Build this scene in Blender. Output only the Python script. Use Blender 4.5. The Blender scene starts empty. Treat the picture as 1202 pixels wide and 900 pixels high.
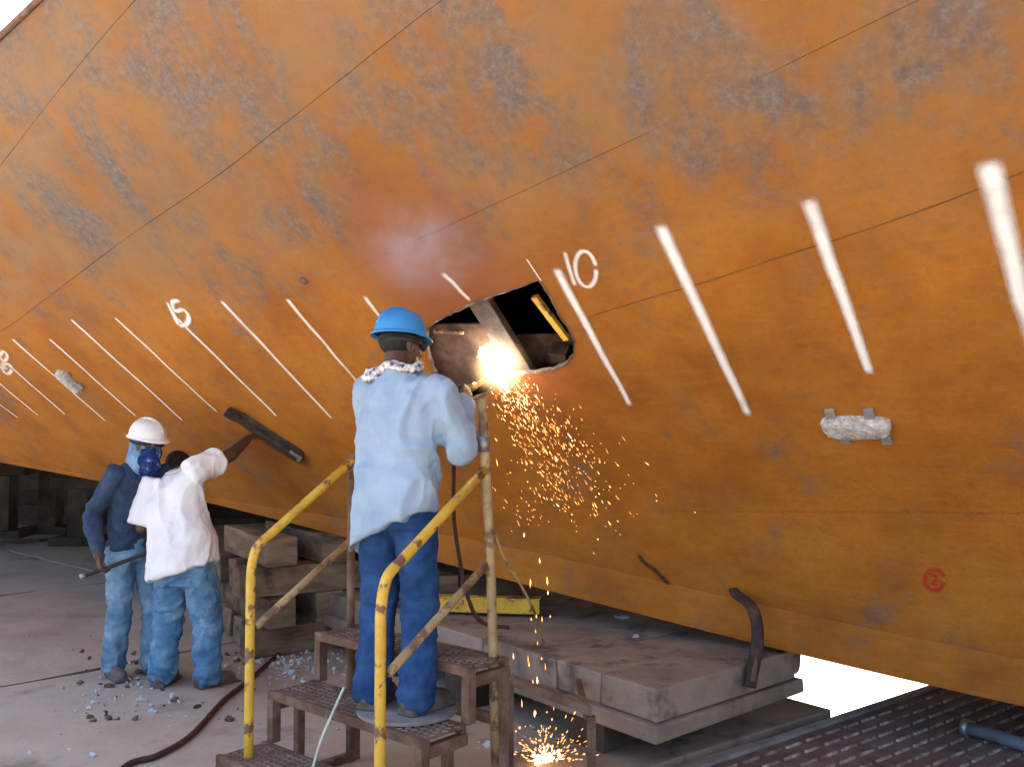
import bpy, bmesh, math, random
import numpy as np
from mathutils import Vector, Matrix, noise
from mathutils.geometry import delaunay_2d_cdt
random.seed(7)
rnd = random.random
def U_(a, b): return a + (b - a) * rnd()
SC = bpy.context.scene
COL = SC.collection
# ------------------------------------------------------------------ camera, sky, sun, exposure
F, W0, H0, PITCH, CZ = 1100.0, 601.0, 450.0, math.radians(2.6), 1.7
cam = bpy.data.objects.new('camera', bpy.data.cameras.new('camera')); COL.objects.link(cam)
cam.location = (0, 0, CZ); cam.rotation_euler = (math.radians(90) + PITCH, 0, 0)
cam.data.sensor_width = 36; cam.data.lens = 36 * F / 1202; cam.data.clip_start = .05; cam.data.clip_end = 1500
SC.camera = cam
SUN_EL, SUN_AZ = math.radians(66), math.radians(33)
world = bpy.data.worlds.new('World'); SC.world = world; world.use_nodes = True
wn = world.node_tree; wn.nodes.clear()
sky = wn.nodes.new('ShaderNodeTexSky'); sky.sky_type = 'NISHITA'; sky.sun_disc = False
sky.sun_elevation = SUN_EL; sky.sun_rotation = SUN_AZ; sky.dust_density = 5.0; sky.air_density = 1.0; sky.ozone_density = .6
bgn = wn.nodes.new('ShaderNodeBackground'); bgn.inputs['Strength'].default_value = .15
wo = wn.nodes.new('ShaderNodeOutputWorld')
wn.links.new(sky.outputs[0], bgn.inputs[0]); wn.links.new(bgn.outputs[0], wo.inputs[0])
sl = bpy.data.lights.new('sun', 'SUN'); sl.energy = 4.5; sl.angle = math.radians(.6); sl.color = (1, .95, .87)
so = bpy.data.objects.new('sun', sl); COL.objects.link(so)
sd = Vector((math.sin(SUN_AZ) * math.cos(SUN_EL), math.cos(SUN_AZ) * math.cos(SUN_EL), math.sin(SUN_EL)))
so.rotation_euler = sd.to_track_quat('Z', 'Y').to_euler(); so.location = sd * 60
SC.view_settings.view_transform = 'Standard'; SC.view_settings.look = 'None'
SC.view_settings.exposure = 2.12; SC.view_settings.gamma = 1.0
SC.cycles.max_bounces = 6; SC.cycles.diffuse_bounces = 4; SC.cycles.volume_bounces = 1
SC.cycles.transparent_max_bounces = 12
SC.cycles.sample_clamp_indirect = 5
SC.cycles.volume_step_rate = 2.5; SC.cycles.volume_max_steps = 64

# ------------------------------------------------------------------ photo pixel -> direction
_c, _s = math.cos(PITCH), math.sin(PITCH)
def ray(px, py):
    x = (px - W0) / F; z = (H0 - py) / F
    return np.array([x, _c - z * _s, _s + z * _c])
def at_z(px, py, z=0.0):
    r = ray(px, py); d = (z - CZ) / r[2]; return Vector((r[0] * d, r[1] * d, z))
def at_y(px, py, y):
    r = ray(px, py); d = y / r[1]; return Vector((r[0] * d, y, CZ + r[2] * d))

# ------------------------------------------------------------------ object helpers
def tag(o, label=None, cat=None, group=None, kind=None):
    if label: o['label'] = label
    if cat: o['category'] = cat
    if group: o['group'] = group
    if kind: o['kind'] = kind
    return o
def thing(name, label, cat, loc=(0, 0, 0), group=None):
    o = bpy.data.objects.new(name, None); o.location = loc; o.empty_display_size = .1; COL.objects.link(o)
    return tag(o, label, cat, group)
def wloc(o):
    v = Vector((0, 0, 0))
    while o is not None: v += o.location; o = o.parent
    return v
def put(name, bm, m, parent=None, smooth=False, base=None):
    """bmesh in world coordinates -> one mesh object (origin at base or at its parent's origin)"""
    me = bpy.data.meshes.new(name)
    org = Vector(base) if base is not None else (wloc(parent) if parent else Vector((0, 0, 0)))
    bm.transform(Matrix.Translation(-org))
    bm.to_mesh(me); bm.free()
    if m: me.materials.append(m)
    if smooth: me.polygons.foreach_set('use_smooth', [True] * len(me.polygons))
    o = bpy.data.objects.new(name, me); COL.objects.link(o)
    if parent: o.parent = parent; o.location = org - wloc(parent)
    else: o.location = org
    return o
def box(bm, c, ax, ay, az, bev=0.0, jit=0.0):
    """box centred at c with half-vectors ax, ay, az"""
    c = Vector(c); ax = Vector(ax); ay = Vector(ay); az = Vector(az)
    vs = []
    for sz in (-1, 1):
        for sx, sy in ((-1, -1), (1, -1), (1, 1), (-1, 1)):
            p = c + ax * sx + ay * sy + az * sz
            if jit: p += Vector((U_(-jit, jit), U_(-jit, jit), U_(-jit, jit)))
            vs.append(bm.verts.new(p))
    fs = [(0, 3, 2, 1), (4, 5, 6, 7), (0, 1, 5, 4), (1, 2, 6, 5), (2, 3, 7, 6), (3, 0, 4, 7)]
    ff = [bm.faces.new([vs[i] for i in f]) for f in fs]
    if ax.cross(ay).dot(az) < 0: bmesh.ops.reverse_faces(bm, faces=ff)
    if bev:
        es = list({e for f in ff for e in f.edges})
        bmesh.ops.bevel(bm, geom=es, offset=bev, segments=2, profile=.6, affect='EDGES')
def newbox(name, c, ax, ay, az, m, parent=None, bev=0.0, jit=0.0, base=None):
    bm = bmesh.new(); box(bm, c, ax, ay, az, bev, jit); return put(name, bm, m, parent, base=base)
def cat_rom(pts, k=6):
    P = [Vector(p) for p in pts]; out = []
    for i in range(len(P) - 1):
        p0, p1, p2, p3 = P[max(i - 1, 0)], P[i], P[i + 1], P[min(i + 2, len(P) - 1)]
        for j in range(k):
            t = j / k
            out.append(.5 * ((2 * p1) + (p2 - p0) * t + (2 * p0 - 5 * p1 + 4 * p2 - p3) * t * t + (3 * p1 - p0 - 3 * p2 + p3) * t ** 3))
    out.append(P[-1]); return out
def tube(bm, pts, r, n=10, flat=1.0):
    P = [Vector(p) for p in pts]; rr = r if isinstance(r, (list, tuple)) else [r] * len(P)
    up = Vector((0, 0, 1)); prev = None; rings = []
    for i, p in enumerate(P):
        t = (P[min(i + 1, len(P) - 1)] - P[max(i - 1, 0)]).normalized()
        a = prev if prev is not None else (up if abs(t.dot(up)) < .9 else Vector((1, 0, 0)))
        x = (a - t * a.dot(t)).normalized(); y = t.cross(x); prev = x
        rings.append([bm.verts.new(p + (x * math.cos(2 * math.pi * k / n) + y * math.sin(2 * math.pi * k / n) * flat) * rr[i]) for k in range(n)])
    for a, b in zip(rings, rings[1:]):
        for k in range(n):
            bm.faces.new((a[k], a[(k + 1) % n], b[(k + 1) % n], b[k]))
    bm.faces.new(list(reversed(rings[0]))); bm.faces.new(rings[-1])
def newtube(name, pts, r, m, parent=None, n=10, base=None, flat=1.0):
    bm = bmesh.new(); tube(bm, pts, r, n, flat); return put(name, bm, m, parent, True, base)
def lump(bm, c, r, sq=(1, 1, 1), jit=.3, sub=1):
    M = Matrix.Translation(c) @ Matrix.Rotation(U_(0, 6.28), 4, 'Z') @ Matrix.Rotation(U_(0, 6.28), 4, 'X') @ Matrix.Diagonal((*[r * q for q in sq], 1))
    vs = bmesh.ops.create_icosphere(bm, subdivisions=sub, radius=1, matrix=M)['verts']
    for v in vs: v.co += Vector((U_(-1, 1), U_(-1, 1), U_(-1, 1))) * r * jit

# ------------------------------------------------------------------ materials
def _n(nt, t, **kw):
    n = nt.nodes.new(t)
    for k, v in kw.items(): setattr(n, k, v)
    return n
def _ramp(nt, fac, stops):
    r = _n(nt, 'ShaderNodeValToRGB'); el = r.color_ramp.elements
    el[0].position, el[0].color = stops[0][0], (*stops[0][1], 1)
    el[1].position, el[1].color = stops[-1][0], (*stops[-1][1], 1)
    for p, c in stops[1:-1]:
        e = el.new(p); e.color = (*c, 1)
    nt.links.new(fac, r.inputs[0]); return r.outputs[0]
def _noise(nt, vec, scale, detail=6, rough=.6, stretch=None, dist=0):
    if stretch:
        mp = _n(nt, 'ShaderNodeMapping'); mp.inputs['Scale'].default_value = stretch
        nt.links.new(vec, mp.inputs[0]); vec = mp.outputs[0]
    n = _n(nt, 'ShaderNodeTexNoise'); n.inputs['Scale'].default_value = scale; n.inputs['Detail'].default_value = detail
    n.inputs['Roughness'].default_value = rough; n.inputs['Distortion'].default_value = dist
    nt.links.new(vec, n.inputs['Vector']); return n.outputs['Fac']
def _mix(nt, f, a, b, mode='MIX'):
    m = _n(nt, 'ShaderNodeMix', data_type='RGBA', blend_type=mode)
    for s, v in ((m.inputs[0], f), (m.inputs[6], a), (m.inputs[7], b)):
        if hasattr(v, 'links'): nt.links.new(v, s)
        elif isinstance(v, tuple): s.default_value = (*v, 1)
        else: s.default_value = v
    return m.outputs[2]
def _math(nt, op, a, b=0.0, clamp=False):
    m = _n(nt, 'ShaderNodeMath', operation=op); m.use_clamp = clamp
    for s, v in ((m.inputs[0], a), (m.inputs[1], b)):
        if hasattr(v, 'links'): nt.links.new(v, s)
        else: s.default_value = v
    return m.outputs[0]
def _smooth(nt, v, a, b):
    m = _n(nt, 'ShaderNodeMapRange', interpolation_type='SMOOTHSTEP'); m.inputs[1].default_value = a; m.inputs[2].default_value = b
    nt.links.new(v, m.inputs[0]); return m.outputs[0]
def newmat(name):
    m = bpy.data.materials.new(name); m.use_nodes = True; nt = m.node_tree
    return m, nt, nt.nodes['Principled BSDF']
def bump(nt, b, fac, st, dist=.01):
    bp = _n(nt, 'ShaderNodeBump'); bp.inputs['Strength'].default_value = st; bp.inputs['Distance'].default_value = dist
    nt.links.new(fac, bp.inputs['Height']); nt.links.new(bp.outputs[0], b.inputs['Normal'])
def mat(name, stops, scale=4, rough=.8, bmp=.3, bscale=None, metal=0, stretch=None, patch=None, pthr=(.55, .62), pscale=6, rand=0.0, bdist=.01, spec=.3):
    m, nt, b = newmat(name)
    tc = _n(nt, 'ShaderNodeTexCoord').outputs['Object']
    oi = _n(nt, 'ShaderNodeObjectInfo').outputs['Random']
    va = _n(nt, 'ShaderNodeVectorMath', operation='ADD'); nt.links.new(tc, va.inputs[0])
    cx = _n(nt, 'ShaderNodeCombineXYZ'); off = _math(nt, 'MULTIPLY', oi, 37.0)
    for i in range(3): nt.links.new(off, cx.inputs[i])
    nt.links.new(cx.outputs[0], va.inputs[1]); v = va.outputs[0]
    col = _ramp(nt, _noise(nt, v, scale, 8, .62, stretch), stops)
    if patch: col = _mix(nt, _smooth(nt, _noise(nt, v, pscale, 7, .65), *pthr), col, patch)
    if rand:
        k = _math(nt, 'ADD', _math(nt, 'MULTIPLY', oi, rand), 1 - rand / 2)
        vm = _n(nt, 'ShaderNodeVectorMath', operation='SCALE'); nt.links.new(col, vm.inputs[0]); nt.links.new(k, vm.inputs['Scale']); col = vm.outputs[0]
    nt.links.new(col, b.inputs['Base Color'])
    b.inputs['Roughness'].default_value = rough; b.inputs['Metallic'].default_value = metal
    b.inputs['Specular IOR Level'].default_value = spec
    if bmp: bump(nt, b, _noise(nt, v, bscale or scale * 6, 5, .6, stretch), bmp, bdist)
    return m
MT = {}
MT['concrete'] = mat('concrete_slab', [(.3, (.34, .275, .21)), (.5, (.45, .385, .31)), (.7, (.53, .47, .39))], 1.1, .9, .5, 30, patch=(.255, .21, .165), pthr=(.52, .70), pscale=1.1, rand=.12)
MT['dirt'] = mat('yard_dirt', [(.3, (.26, .22, .18)), (.6, (.38, .33, .27)), (.75, (.44, .40, .34))], .8, .95, .6, 20, patch=(.12, .11, .10), pscale=2.5)
MT['pale'] = mat('pale_sand', [(.3, (.55, .52, .47)), (.7, (.70, .67, .62))], .7, .95, .3, 12)
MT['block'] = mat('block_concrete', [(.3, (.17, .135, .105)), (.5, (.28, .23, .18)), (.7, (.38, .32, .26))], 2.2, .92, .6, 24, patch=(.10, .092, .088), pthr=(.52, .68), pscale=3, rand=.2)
MT['timber'] = mat('old_timber', [(.3, (.075, .052, .033)), (.5, (.175, .125, .08)), (.72, (.27, .205, .14))], 3, .9, .7, 22, stretch=(1, 1, 4), patch=(.05, .04, .032), pthr=(.55, .7), pscale=2.5, rand=.4)
MT['dtimber'] = mat('dark_timber', [(.3, (.03, .024, .02)), (.55, (.07, .055, .042)), (.75, (.12, .09, .07))], 3, .9, .6, 20, rand=.4)
MT['rust'] = mat('rusty_steel', [(.3, (.075, .042, .028)), (.5, (.15, .088, .058)), (.7, (.24, .16, .115))], 7, .85, .5, 50, patch=(.20, .17, .15), pthr=(.56, .66), pscale=5, rand=.2)
MT['drust'] = mat('dark_burnt_steel', [(.3, (.018, .014, .013)), (.55, (.05, .036, .03)), (.75, (.12, .08, .055))], 9, .8, .5, 40)
MT['yellow'] = mat('chipped_yellow_paint', [(.3, (.50, .28, .03)), (.6, (.68, .43, .05)), (.8, (.74, .52, .12))], 8, .55, .3, 60, patch=(.17, .09, .05), pthr=(.54, .60), pscale=11, spec=.4)
MT['oldyellow'] = mat('worn_yellow_paint', [(.3, (.26, .17, .09)), (.6, (.43, .32, .15)), (.8, (.50, .40, .24))], 8, .7, .4, 50, patch=(.16, .09, .06), pthr=(.50, .60), pscale=9)
MT['deck'] = mat('ribbed_deck_rust', [(.3, (.09, .06, .055)), (.5, (.15, .105, .095)), (.7, (.21, .16, .145))], 5, .85, .5, 60, patch=(.20, .18, .175), pthr=(.58, .68), pscale=7, rand=.25)
MT['rib'] = mat('worn_deck_rib', [(.35, (.16, .12, .11)), (.5, (.33, .28, .25)), (.62, (.56, .52, .48))], 14, .8, .4, 60, rand=.3)
MT['pipe'] = mat('blue_grey_paint', [(.3, (.08, .11, .14)), (.7, (.16, .20, .24))], 8, .6, .2, 50)
MT['zinc'] = mat('zinc_anode', [(.3, (.30, .29, .28)), (.5, (.52, .51, .49)), (.65, (.74, .73, .71))], 34, .8, 1.0, 60, bdist=.02)
MT['hose'] = mat('dark_red_rubber', [(.3, (.045, .018, .016)), (.7, (.10, .045, .04))], 12, .7, .1)
MT['blackrub'] = mat('black_rubber', [(.3, (.015, .015, .016)), (.7, (.035, .034, .034))], 12, .7, .1)
MT['rope'] = mat('pale_cord', [(.3, (.35, .38, .33)), (.7, (.6, .62, .55))], 20, .9, .1)
MT['chip'] = mat('white_chips', [(.3, (.26, .28, .31)), (.5, (.48, .50, .53)), (.7, (.75, .76, .77))], 3, .9, .2, 30)
MT['debris'] = mat('dark_debris', [(.3, (.04, .03, .025)), (.5, (.12, .08, .06)), (.7, (.22, .17, .13))], 5, .9, .3, 30)
MT['steel'] = mat('bare_steel', [(.3, (.22, .22, .22)), (.7, (.42, .41, .40))], 15, .45, .2, 60, metal=.7)
MT['brass'] = mat('worn_brass', [(.3, (.30, .20, .08)), (.7, (.55, .40, .18))], 15, .45, .1, 60, metal=.8)
MT['disc'] = mat('grey_worn_plate', [(.3, (.16, .155, .15)), (.7, (.33, .32, .31))], 8, .85, .4, 40)
MT['skin'] = mat('brown_skin', [(.35, (.075, .035, .022)), (.65, (.125, .062, .04))], 14, .55, .12, 120, bdist=.003, spec=.4)
MT['hair'] = mat('black_hair', [(.3, (.008, .007, .006)), (.7, (.022, .018, .016))], 40, .7, .5, 160)
MT['bluehat'] = mat('blue_hard_hat_plastic', [(.35, (.03, .22, .52)), (.65, (.045, .29, .62))], 5, .38, .05, 40, patch=(.10, .28, .50), pthr=(.58, .75), pscale=9, spec=.5)
MT['whitehat'] = mat('white_hard_hat_plastic', [(.3, (.66, .66, .65)), (.7, (.80, .80, .79))], 6, .38, .05, 40, patch=(.5, .48, .44), pthr=(.62, .75), pscale=12, spec=.5)
def cloth(name, stops, scale, bs, patch=None, pthr=(.55, .7), ps=3):
    return mat(name, stops, scale, .95, .25, bs, patch=patch, pthr=pthr, pscale=ps, bdist=.004, spec=.12)
MT['denimshirt'] = cloth('pale_blue_denim', [(.3, (.235, .325, .43)), (.5, (.30, .395, .50)), (.7, (.37, .46, .55))], 4, 260, (.44, .50, .55), (.58, .80), 5)
MT['jeans'] = cloth('dark_blue_denim', [(.3, (.012, .035, .105)), (.5, (.020, .060, .165)), (.7, (.04, .10, .23))], 7, 260)
MT['fadejeans'] = cloth('faded_blue_denim', [(.3, (.05, .13, .25)), (.5, (.10, .22, .37)), (.7, (.22, .36, .50))], 9, 260, (.32, .45, .57), (.55, .75), 6)
MT['fadejeans2'] = cloth('washed_blue_denim', [(.3, (.07, .15, .26)), (.5, (.14, .25, .37)), (.7, (.27, .39, .48))], 8, 260)
MT['tee'] = cloth('white_cotton', [(.3, (.70, .71, .73)), (.7, (.82, .82, .82))], 5, 260)
MT['navy'] = cloth('dark_navy_cotton', [(.3, (.018, .033, .068)), (.5, (.032, .056, .105)), (.7, (.06, .09, .14))], 6, 260)
MT['band'] = cloth('blue_bandana_print', [(.42, (.012, .025, .12)), (.56, (.03, .06, .20)), (.66, (.30, .38, .52))], 26, 260)
MT['hood'] = cloth('washed_blue_hood', [(.3, (.08, .18, .33)), (.5, (.15, .28, .43)), (.7, (.33, .45, .56))], 9, 260)
MT['scarf'] = cloth('white_checked_scarf', [(.42, (.10, .09, .12)), (.5, (.5, .48, .5)), (.56, (.72, .70, .70))], 36, 260)
MT['boot'] = mat('dusty_leather', [(.3, (.06, .05, .043)), (.7, (.17, .15, .13))], 10, .8, .3, 60)
MT['glove'] = mat('work_glove', [(.3, (.09, .06, .045)), (.7, (.16, .11, .08))], 16, .85, .3, 80)
MT['nub'] = mat('worn_tread_nubs', [(.35, (.13, .085, .065)), (.5, (.20, .145, .115)), (.65, (.31, .24, .20))], 12, .8, .2)
def emis(name, col, st):
    m = bpy.data.materials.new(name); m.use_nodes = True; nt = m.node_tree; nt.nodes.clear()
    e = _n(nt, 'ShaderNodeEmission'); e.inputs[0].default_value = (*col, 1); e.inputs[1].default_value = st
    nt.links.new(e.outputs[0], _n(nt, 'ShaderNodeOutputMaterial').inputs[0]); return m
MT['spark1'] = emis('spark_orange', (1, .33, .085), .95)
MT['spark2'] = emis('spark_yellow', (1, .52, .24), 1.7)
MT['flame'] = emis('white_hot', (1, .82, .52), 14.0)

# ------------------------------------------------------------------ ship hull: sections u(z) in frames s along the ship
A = np.array([-.816, .578]); T = np.array([.578, .816]); O = np.array([.204, 4.165]); Z0 = 2.40
def sst(a, b, x):
    t = min(1, max(0, (x - a) / (b - a))); return t * t * (3 - 2 * t)
ZS = np.arange(-.6, 9.01, .01)
def _tab(gb):
    g = np.array([1.163 + (.22 - 1.163) * sst(2.6, 4.3, z) + (gb - 1.163) * (1 - sst(1.0, 1.6, z)) for z in ZS])
    u = np.concatenate([[0], -np.cumsum((g[1:] + g[:-1]) / 2 * .01)])
    return u - np.interp(Z0, ZS, u)
UR, UL = _tab(.5), _tab(1.0)
def Uo(s, z):
    w = sst(-1, 6, s); return (1 - w) * np.interp(z, ZS, UR) + w * np.interp(z, ZS, UL)
def HP(s, z, n=0.0):
    """point on the hull at frame position s and height z, n metres outward"""
    def p(s, z):
        q = O + A * s + T * Uo(s, z); return Vector((q[0], q[1], z))
    b = p(s, z)
    if n:
        ds = p(s + .02, z) - p(s - .02, z); dz = p(s, z + .02) - p(s, z - .02)
        b = b + dz.cross(ds).normalized() * n * OUT
    return b
OUT = 1
_t = HP(0, 2, 0); OUT = 1 if (HP(0, 2, .1) - _t).dot(Vector((-.578, -.816, -.5))) > 0 else -1
def hit(px, py):
    r = ray(px, py)
    def f(d):
        p = r * d; q = p[:2] - O; s = q @ A; return q @ T - Uo(s, CZ + p[2]), s, CZ + p[2]
    d = .5; v = f(d)[0]
    while d < 40:
        w = f(d + .1)[0]
        if v < 0 <= w:
            a, b = d, d + .1
            for _ in range(30):
                m_ = (a + b) / 2
                if f(m_)[0] < 0: a = m_
                else: b = m_
            _, s, z = f(a); return s, z
        d += .1; v = w
    raise ValueError((px, py))
S0, S1 = -6.0, 17.0
def curve(pts):
    pts = sorted(pts); xs = [p[0] for p in pts]; ys = [p[1] for p in pts]
    g = np.arange(S0 - 1, S1 + 1.01, .05); y = np.interp(g, xs, ys); k = np.hanning(25); k /= k.sum()
    y = np.convolve(np.pad(y, 12, mode='edge'), k, mode='valid')
    return lambda s: float(np.interp(s, g, y))
z_bot = curve([(-7, .02), (-1.59, .34), (-.53, .45), (.79, .61), (2.17, .78), (4.41, 1.05), (7.44, 1.34), (14, 1.9)])
z_knu = lambda s: z_bot(s) + .235 - .185 * sst(1.0, 5.0, s)
z_s3 = curve([(-7, 3.75), (-1.59, 2.94), (-.93, 2.82), (.03, 2.67), (1.39, 2.46), (3, 2.28), (5, 2.14), (8, 2.05), (14, 2.2)])
z_s1 = curve([(-7, 4.2), (-3, 3.72), (-.09, 3.26), (.55, 3.13), (1.57, 2.94), (2.65, 2.78), (4.97, 2.4), (8, 2.28), (14, 2.35)])
z_s2 = curve([(-7, 4.75), (-3, 4.3), (0, 3.88), (1.47, 3.59), (2.22, 3.42), (3.25, 3.19), (5, 2.9), (8, 2.65), (14, 2.6)])
z_top = curve([(-7, 5.1), (-3, 4.6), (0, 4.1), (2.12, 3.735), (2.59, 3.67), (5, 3.3), (8, 3.0), (14, 2.9)])

def hull_material():
    m, nt, b = newmat('hull_rust')
    uv0 = _n(nt, 'ShaderNodeUVMap').outputs[0]; mpp = _n(nt, 'ShaderNodeMapping'); mpp.inputs['Scale'].default_value = (1, 1.35, 1); nt.links.new(uv0, mpp.inputs[0]); uv = mpp.outputs[0]
    sep = _n(nt, 'ShaderNodeSeparateXYZ'); nt.links.new(uv0, sep.inputs[0]); s_, z_ = sep.outputs[0], sep.outputs[1]
    fine = _noise(nt, uv, 30, 4, .7)
    col = _ramp(nt, _noise(nt, uv, 1.7, 6, .62), [(.30, (.255, .084, .011)), (.45, (.345, .123, .014)), (.58, (.40, .152, .018)), (.75, (.44, .19, .033))])
    col = _mix(nt, _math(nt, 'MULTIPLY', _smooth(nt, _noise(nt, uv, 6, 6, .72, (.8, 1.4, 1)), .50, .74), .6), col, (.235, .098, .032))
    col = _mix(nt, _math(nt, 'MULTIPLY', _smooth(nt, _noise(nt, uv, 11, 5, .72, (.4, 2.6, 1)), .52, .74), .38), col, (.45, .212, .045))
    col = _mix(nt, _math(nt, 'MULTIPLY', _smooth(nt, fine, .5, .72), .35), col, (.17, .075, .03))
    up = _smooth(nt, z_, 2.2, 2.95)
    # tan bleached film on the upper strakes
    col = _mix(nt, _math(nt, 'MULTIPLY', _math(nt, 'MULTIPLY', _smooth(nt, _noise(nt, uv, 1.3, 5, .65, dist=.4), .38, .62), up), .66), col, (.31, .205, .11))
    lft = _math(nt, 'MULTIPLY', _smooth(nt, s_, 1.2, 3.4), _smooth(nt, z_, 2.35, 2.9))
    col = _mix(nt, _math(nt, 'MULTIPLY', _math(nt, 'MULTIPLY', lft, _smooth(nt, _noise(nt, uv, 2.6, 5, .65), .34, .60)), .65), col, (.31, .22, .13))
    # grey mill-scale patches, mostly high up: soft edges broken up by fine grain
    p = _math(nt, 'ADD', _noise(nt, uv, 2.1, 7, .68, (1.15, .8, 1), .3), _math(nt, 'MULTIPLY', up, .12))
    p = _math(nt, 'ADD', p, _math(nt, 'MULTIPLY', _math(nt, 'SUBTRACT', _noise(nt, uv, 17, 4, .75, (1, .7, 1)), .5), .24))
    pm = _smooth(nt, p, .52, .78)
    gcol = _ramp(nt, _noise(nt, uv, 22, 7, .8), [(.3, (.07, .066, .068)), (.5, (.125, .110, .105)), (.7, (.22, .19, .165))])
    col = _mix(nt, _math(nt, 'MULTIPLY', up, .55), col, (.165, .078, .028))  # upper strakes toned down in colour to offset their brighter light
    col = _mix(nt, _math(nt, 'MULTIPLY', pm, .92), col, gcol)
    # greenish worn film low down
    col = _mix(nt, _math(nt, 'MULTIPLY', _smooth(nt, _noise(nt, uv, 3.1, 6, .74, (.8, 1.2, 1)), .54, .72), .38), col, (.21, .125, .05))
    # heat-reddened plate around the cut
    d = _n(nt, 'ShaderNodeVectorMath', operation='DISTANCE'); nt.links.new(uv0, d.inputs[0]); d.inputs[1].default_value = (.62, 2.28, 0)
    dd = _math(nt, 'ADD', d.outputs['Value'], _math(nt, 'MULTIPLY', _noise(nt, uv, 4, 4), .3))
    col = _mix(nt, _math(nt, 'MULTIPLY', _math(nt, 'SUBTRACT', 1.0, _smooth(nt, dd, .35, .85)), .8), col, (.25, .085, .04))
    nt.links.new(col, b.inputs['Base Color']); b.inputs['Roughness'].default_value = .72; b.inputs['Specular IOR Level'].default_value = .25
    h = _math(nt, 'ADD', _noise(nt, uv, 14, 4, .65), _math(nt, 'MULTIPLY', _noise(nt, uv, 1.6, 1, .5), 2.0))
    bump(nt, b, h, .35, .012)
    return m
MT['hull'] = hull_material()

hull = thing('ship_hull', 'huge rust-orange steel ship hull with a square hole cut in its side', 'ship hull', (0, 7.5, 0))
def plate(name, pts2, faces, m=None):
    me = bpy.data.meshes.new(name); org = wloc(hull)
    V = [HP(s, z) - org for s, z in pts2]
    f0 = faces[0]; nrm = (V[f0[1]] - V[f0[0]]).cross(V[f0[2]] - V[f0[0]])
    if nrm.dot(Vector((-.578, -.816, -.4))) < 0: faces = [tuple(reversed(f)) for f in faces]
    me.from_pydata(V, [], faces); me.materials.append(m or MT['hull'])
    ul = me.uv_layers.new(name='UVMap'); li = np.zeros(len(me.loops), 'i'); me.loops.foreach_get('vertex_index', li)
    ul.data.foreach_set('uv', np.array(pts2, 'f')[li].ravel())
    me.polygons.foreach_set('use_smooth', [True] * len(me.polygons))
    o = bpy.data.objects.new(name, me); COL.objects.link(o); o.parent = hull; return o
def gp3(s): return .0006 - .0010 * sst(.6, 1.8, s)
def gp1(s): return .0008 + .0006 * noise.noise(Vector((s * 1.7, 3, 1)))
def strake(lo, hi, nv, gl=gp1, gh=gp1):
    ss = np.arange(S0, S1 + .01, .125); P = []
    for s in ss:
        a, b = lo(s) + gl(s), hi(s) - gh(s)
        for j in range(nv + 1): P.append((s, a + (b - a) * j / nv))
    Fs = [(i * (nv + 1) + j, (i + 1) * (nv + 1) + j, (i + 1) * (nv + 1) + j + 1, i * (nv + 1) + j + 1) for i in range(len(ss) - 1) for j in range(nv)]
    return plate('hull_plate', P, Fs)
strake(z_s3, z_s1, 8, gp3); strake(z_s1, z_s2, 8); strake(z_s2, z_top, 8)
# bilge strip: turns under a little more than the side, kept as its own plate
ss = np.arange(S0, S1 + .01, .125); P3 = []; P2 = []
for s in ss:
    for j in range(5):
        t = j / 4; z = z_bot(s) + (z_knu(s) - z_bot(s)) * t - .001; q = HP(s, z_knu(s)); k = .045 * (1 - t)
        P3.append(Vector((q.x, q.y, z)) + Vector((T[0], T[1], 0)) * k); P2.append((s, z))
Fs = [(i * 5 + j, i * 5 + j + 1, (i + 1) * 5 + j + 1, (i + 1) * 5 + j) for i in range(len(ss) - 1) for j in range(4)]
o = plate('bilge_plate', P2, Fs)
o.data.vertices.foreach_set('co', np.array([p - wloc(hull) for p in P3], 'f').ravel()); o.data.update()
# the cut: outline traced on the plate
HOLE_PX = [(501, 388), (511, 379), (530, 369), (556, 357), (597, 342), (632, 329), (638, 336), (655, 368), (668, 388), (675, 401), (673, 416), (664, 426), (648, 434),
           (625, 438), (606, 437), (598, 432), (585, 448), (570, 464), (545, 470), (523, 461), (508, 432), (501, 405)]
hp = []
for i, a in enumerate(HOLE_PX):
    b = HOLE_PX[(i + 1) % len(HOLE_PX)]; n = max(1, int(math.hypot(b[0] - a[0], b[1] - a[1]) / 5))
    for k in range(n):
        t = k / n; hp.append(hit(a[0] + (b[0] - a[0]) * t + U_(-.9, .9), a[1] + (b[1] - a[1]) * t + U_(-.9, .9)))
def inpoly(p, poly):
    c = False; j = len(poly) - 1
    for i in range(len(poly)):
        if (poly[i][1] > p[1]) != (poly[j][1] > p[1]) and p[0] < (poly[j][0] - poly[i][0]) * (p[1] - poly[i][1]) / (poly[j][1] - poly[i][1]) + poly[i][0]: c = not c
        j = i
    return c
hc = np.mean(hp, axis=0)
g = -.0004
outer = [(s, z_knu(s) + g) for s in ss] + [(s, z_s3(s) - gp3(s)) for s in reversed(ss)]
pts = outer + hp; no, nh = len(outer), len(hp)
edges = [(i, (i + 1) % no) for i in range(no)] + [(no + i, no + (i + 1) % nh) for i in range(nh)]
for s in np.arange(S0 + .06, S1, .125):
    a, b = z_knu(s), z_s3(s); n = max(2, int((b - a) / .125))
    for j in range(1, n):
        q = (s, a + (b - a) * j / n)
        if min(math.hypot(q[0] - h[0], q[1] - h[1]) for h in hp) > .035 and not inpoly(q, hp): pts.append(q)
res = delaunay_2d_cdt([Vector(p) for p in pts], edges, [], 0, 1e-6)
rv = [(v.x, v.y) for v in res[0]]; rf = []
for f in res[2]:
    c = (sum(rv[i][0] for i in f) / 3, sum(rv[i][1] for i in f) / 3)
    if inpoly(c, hp) or not (z_knu(c[0]) + g * .5 < c[1] < z_s3(c[0]) + .0008): continue
    rf.append(tuple(f))
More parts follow.
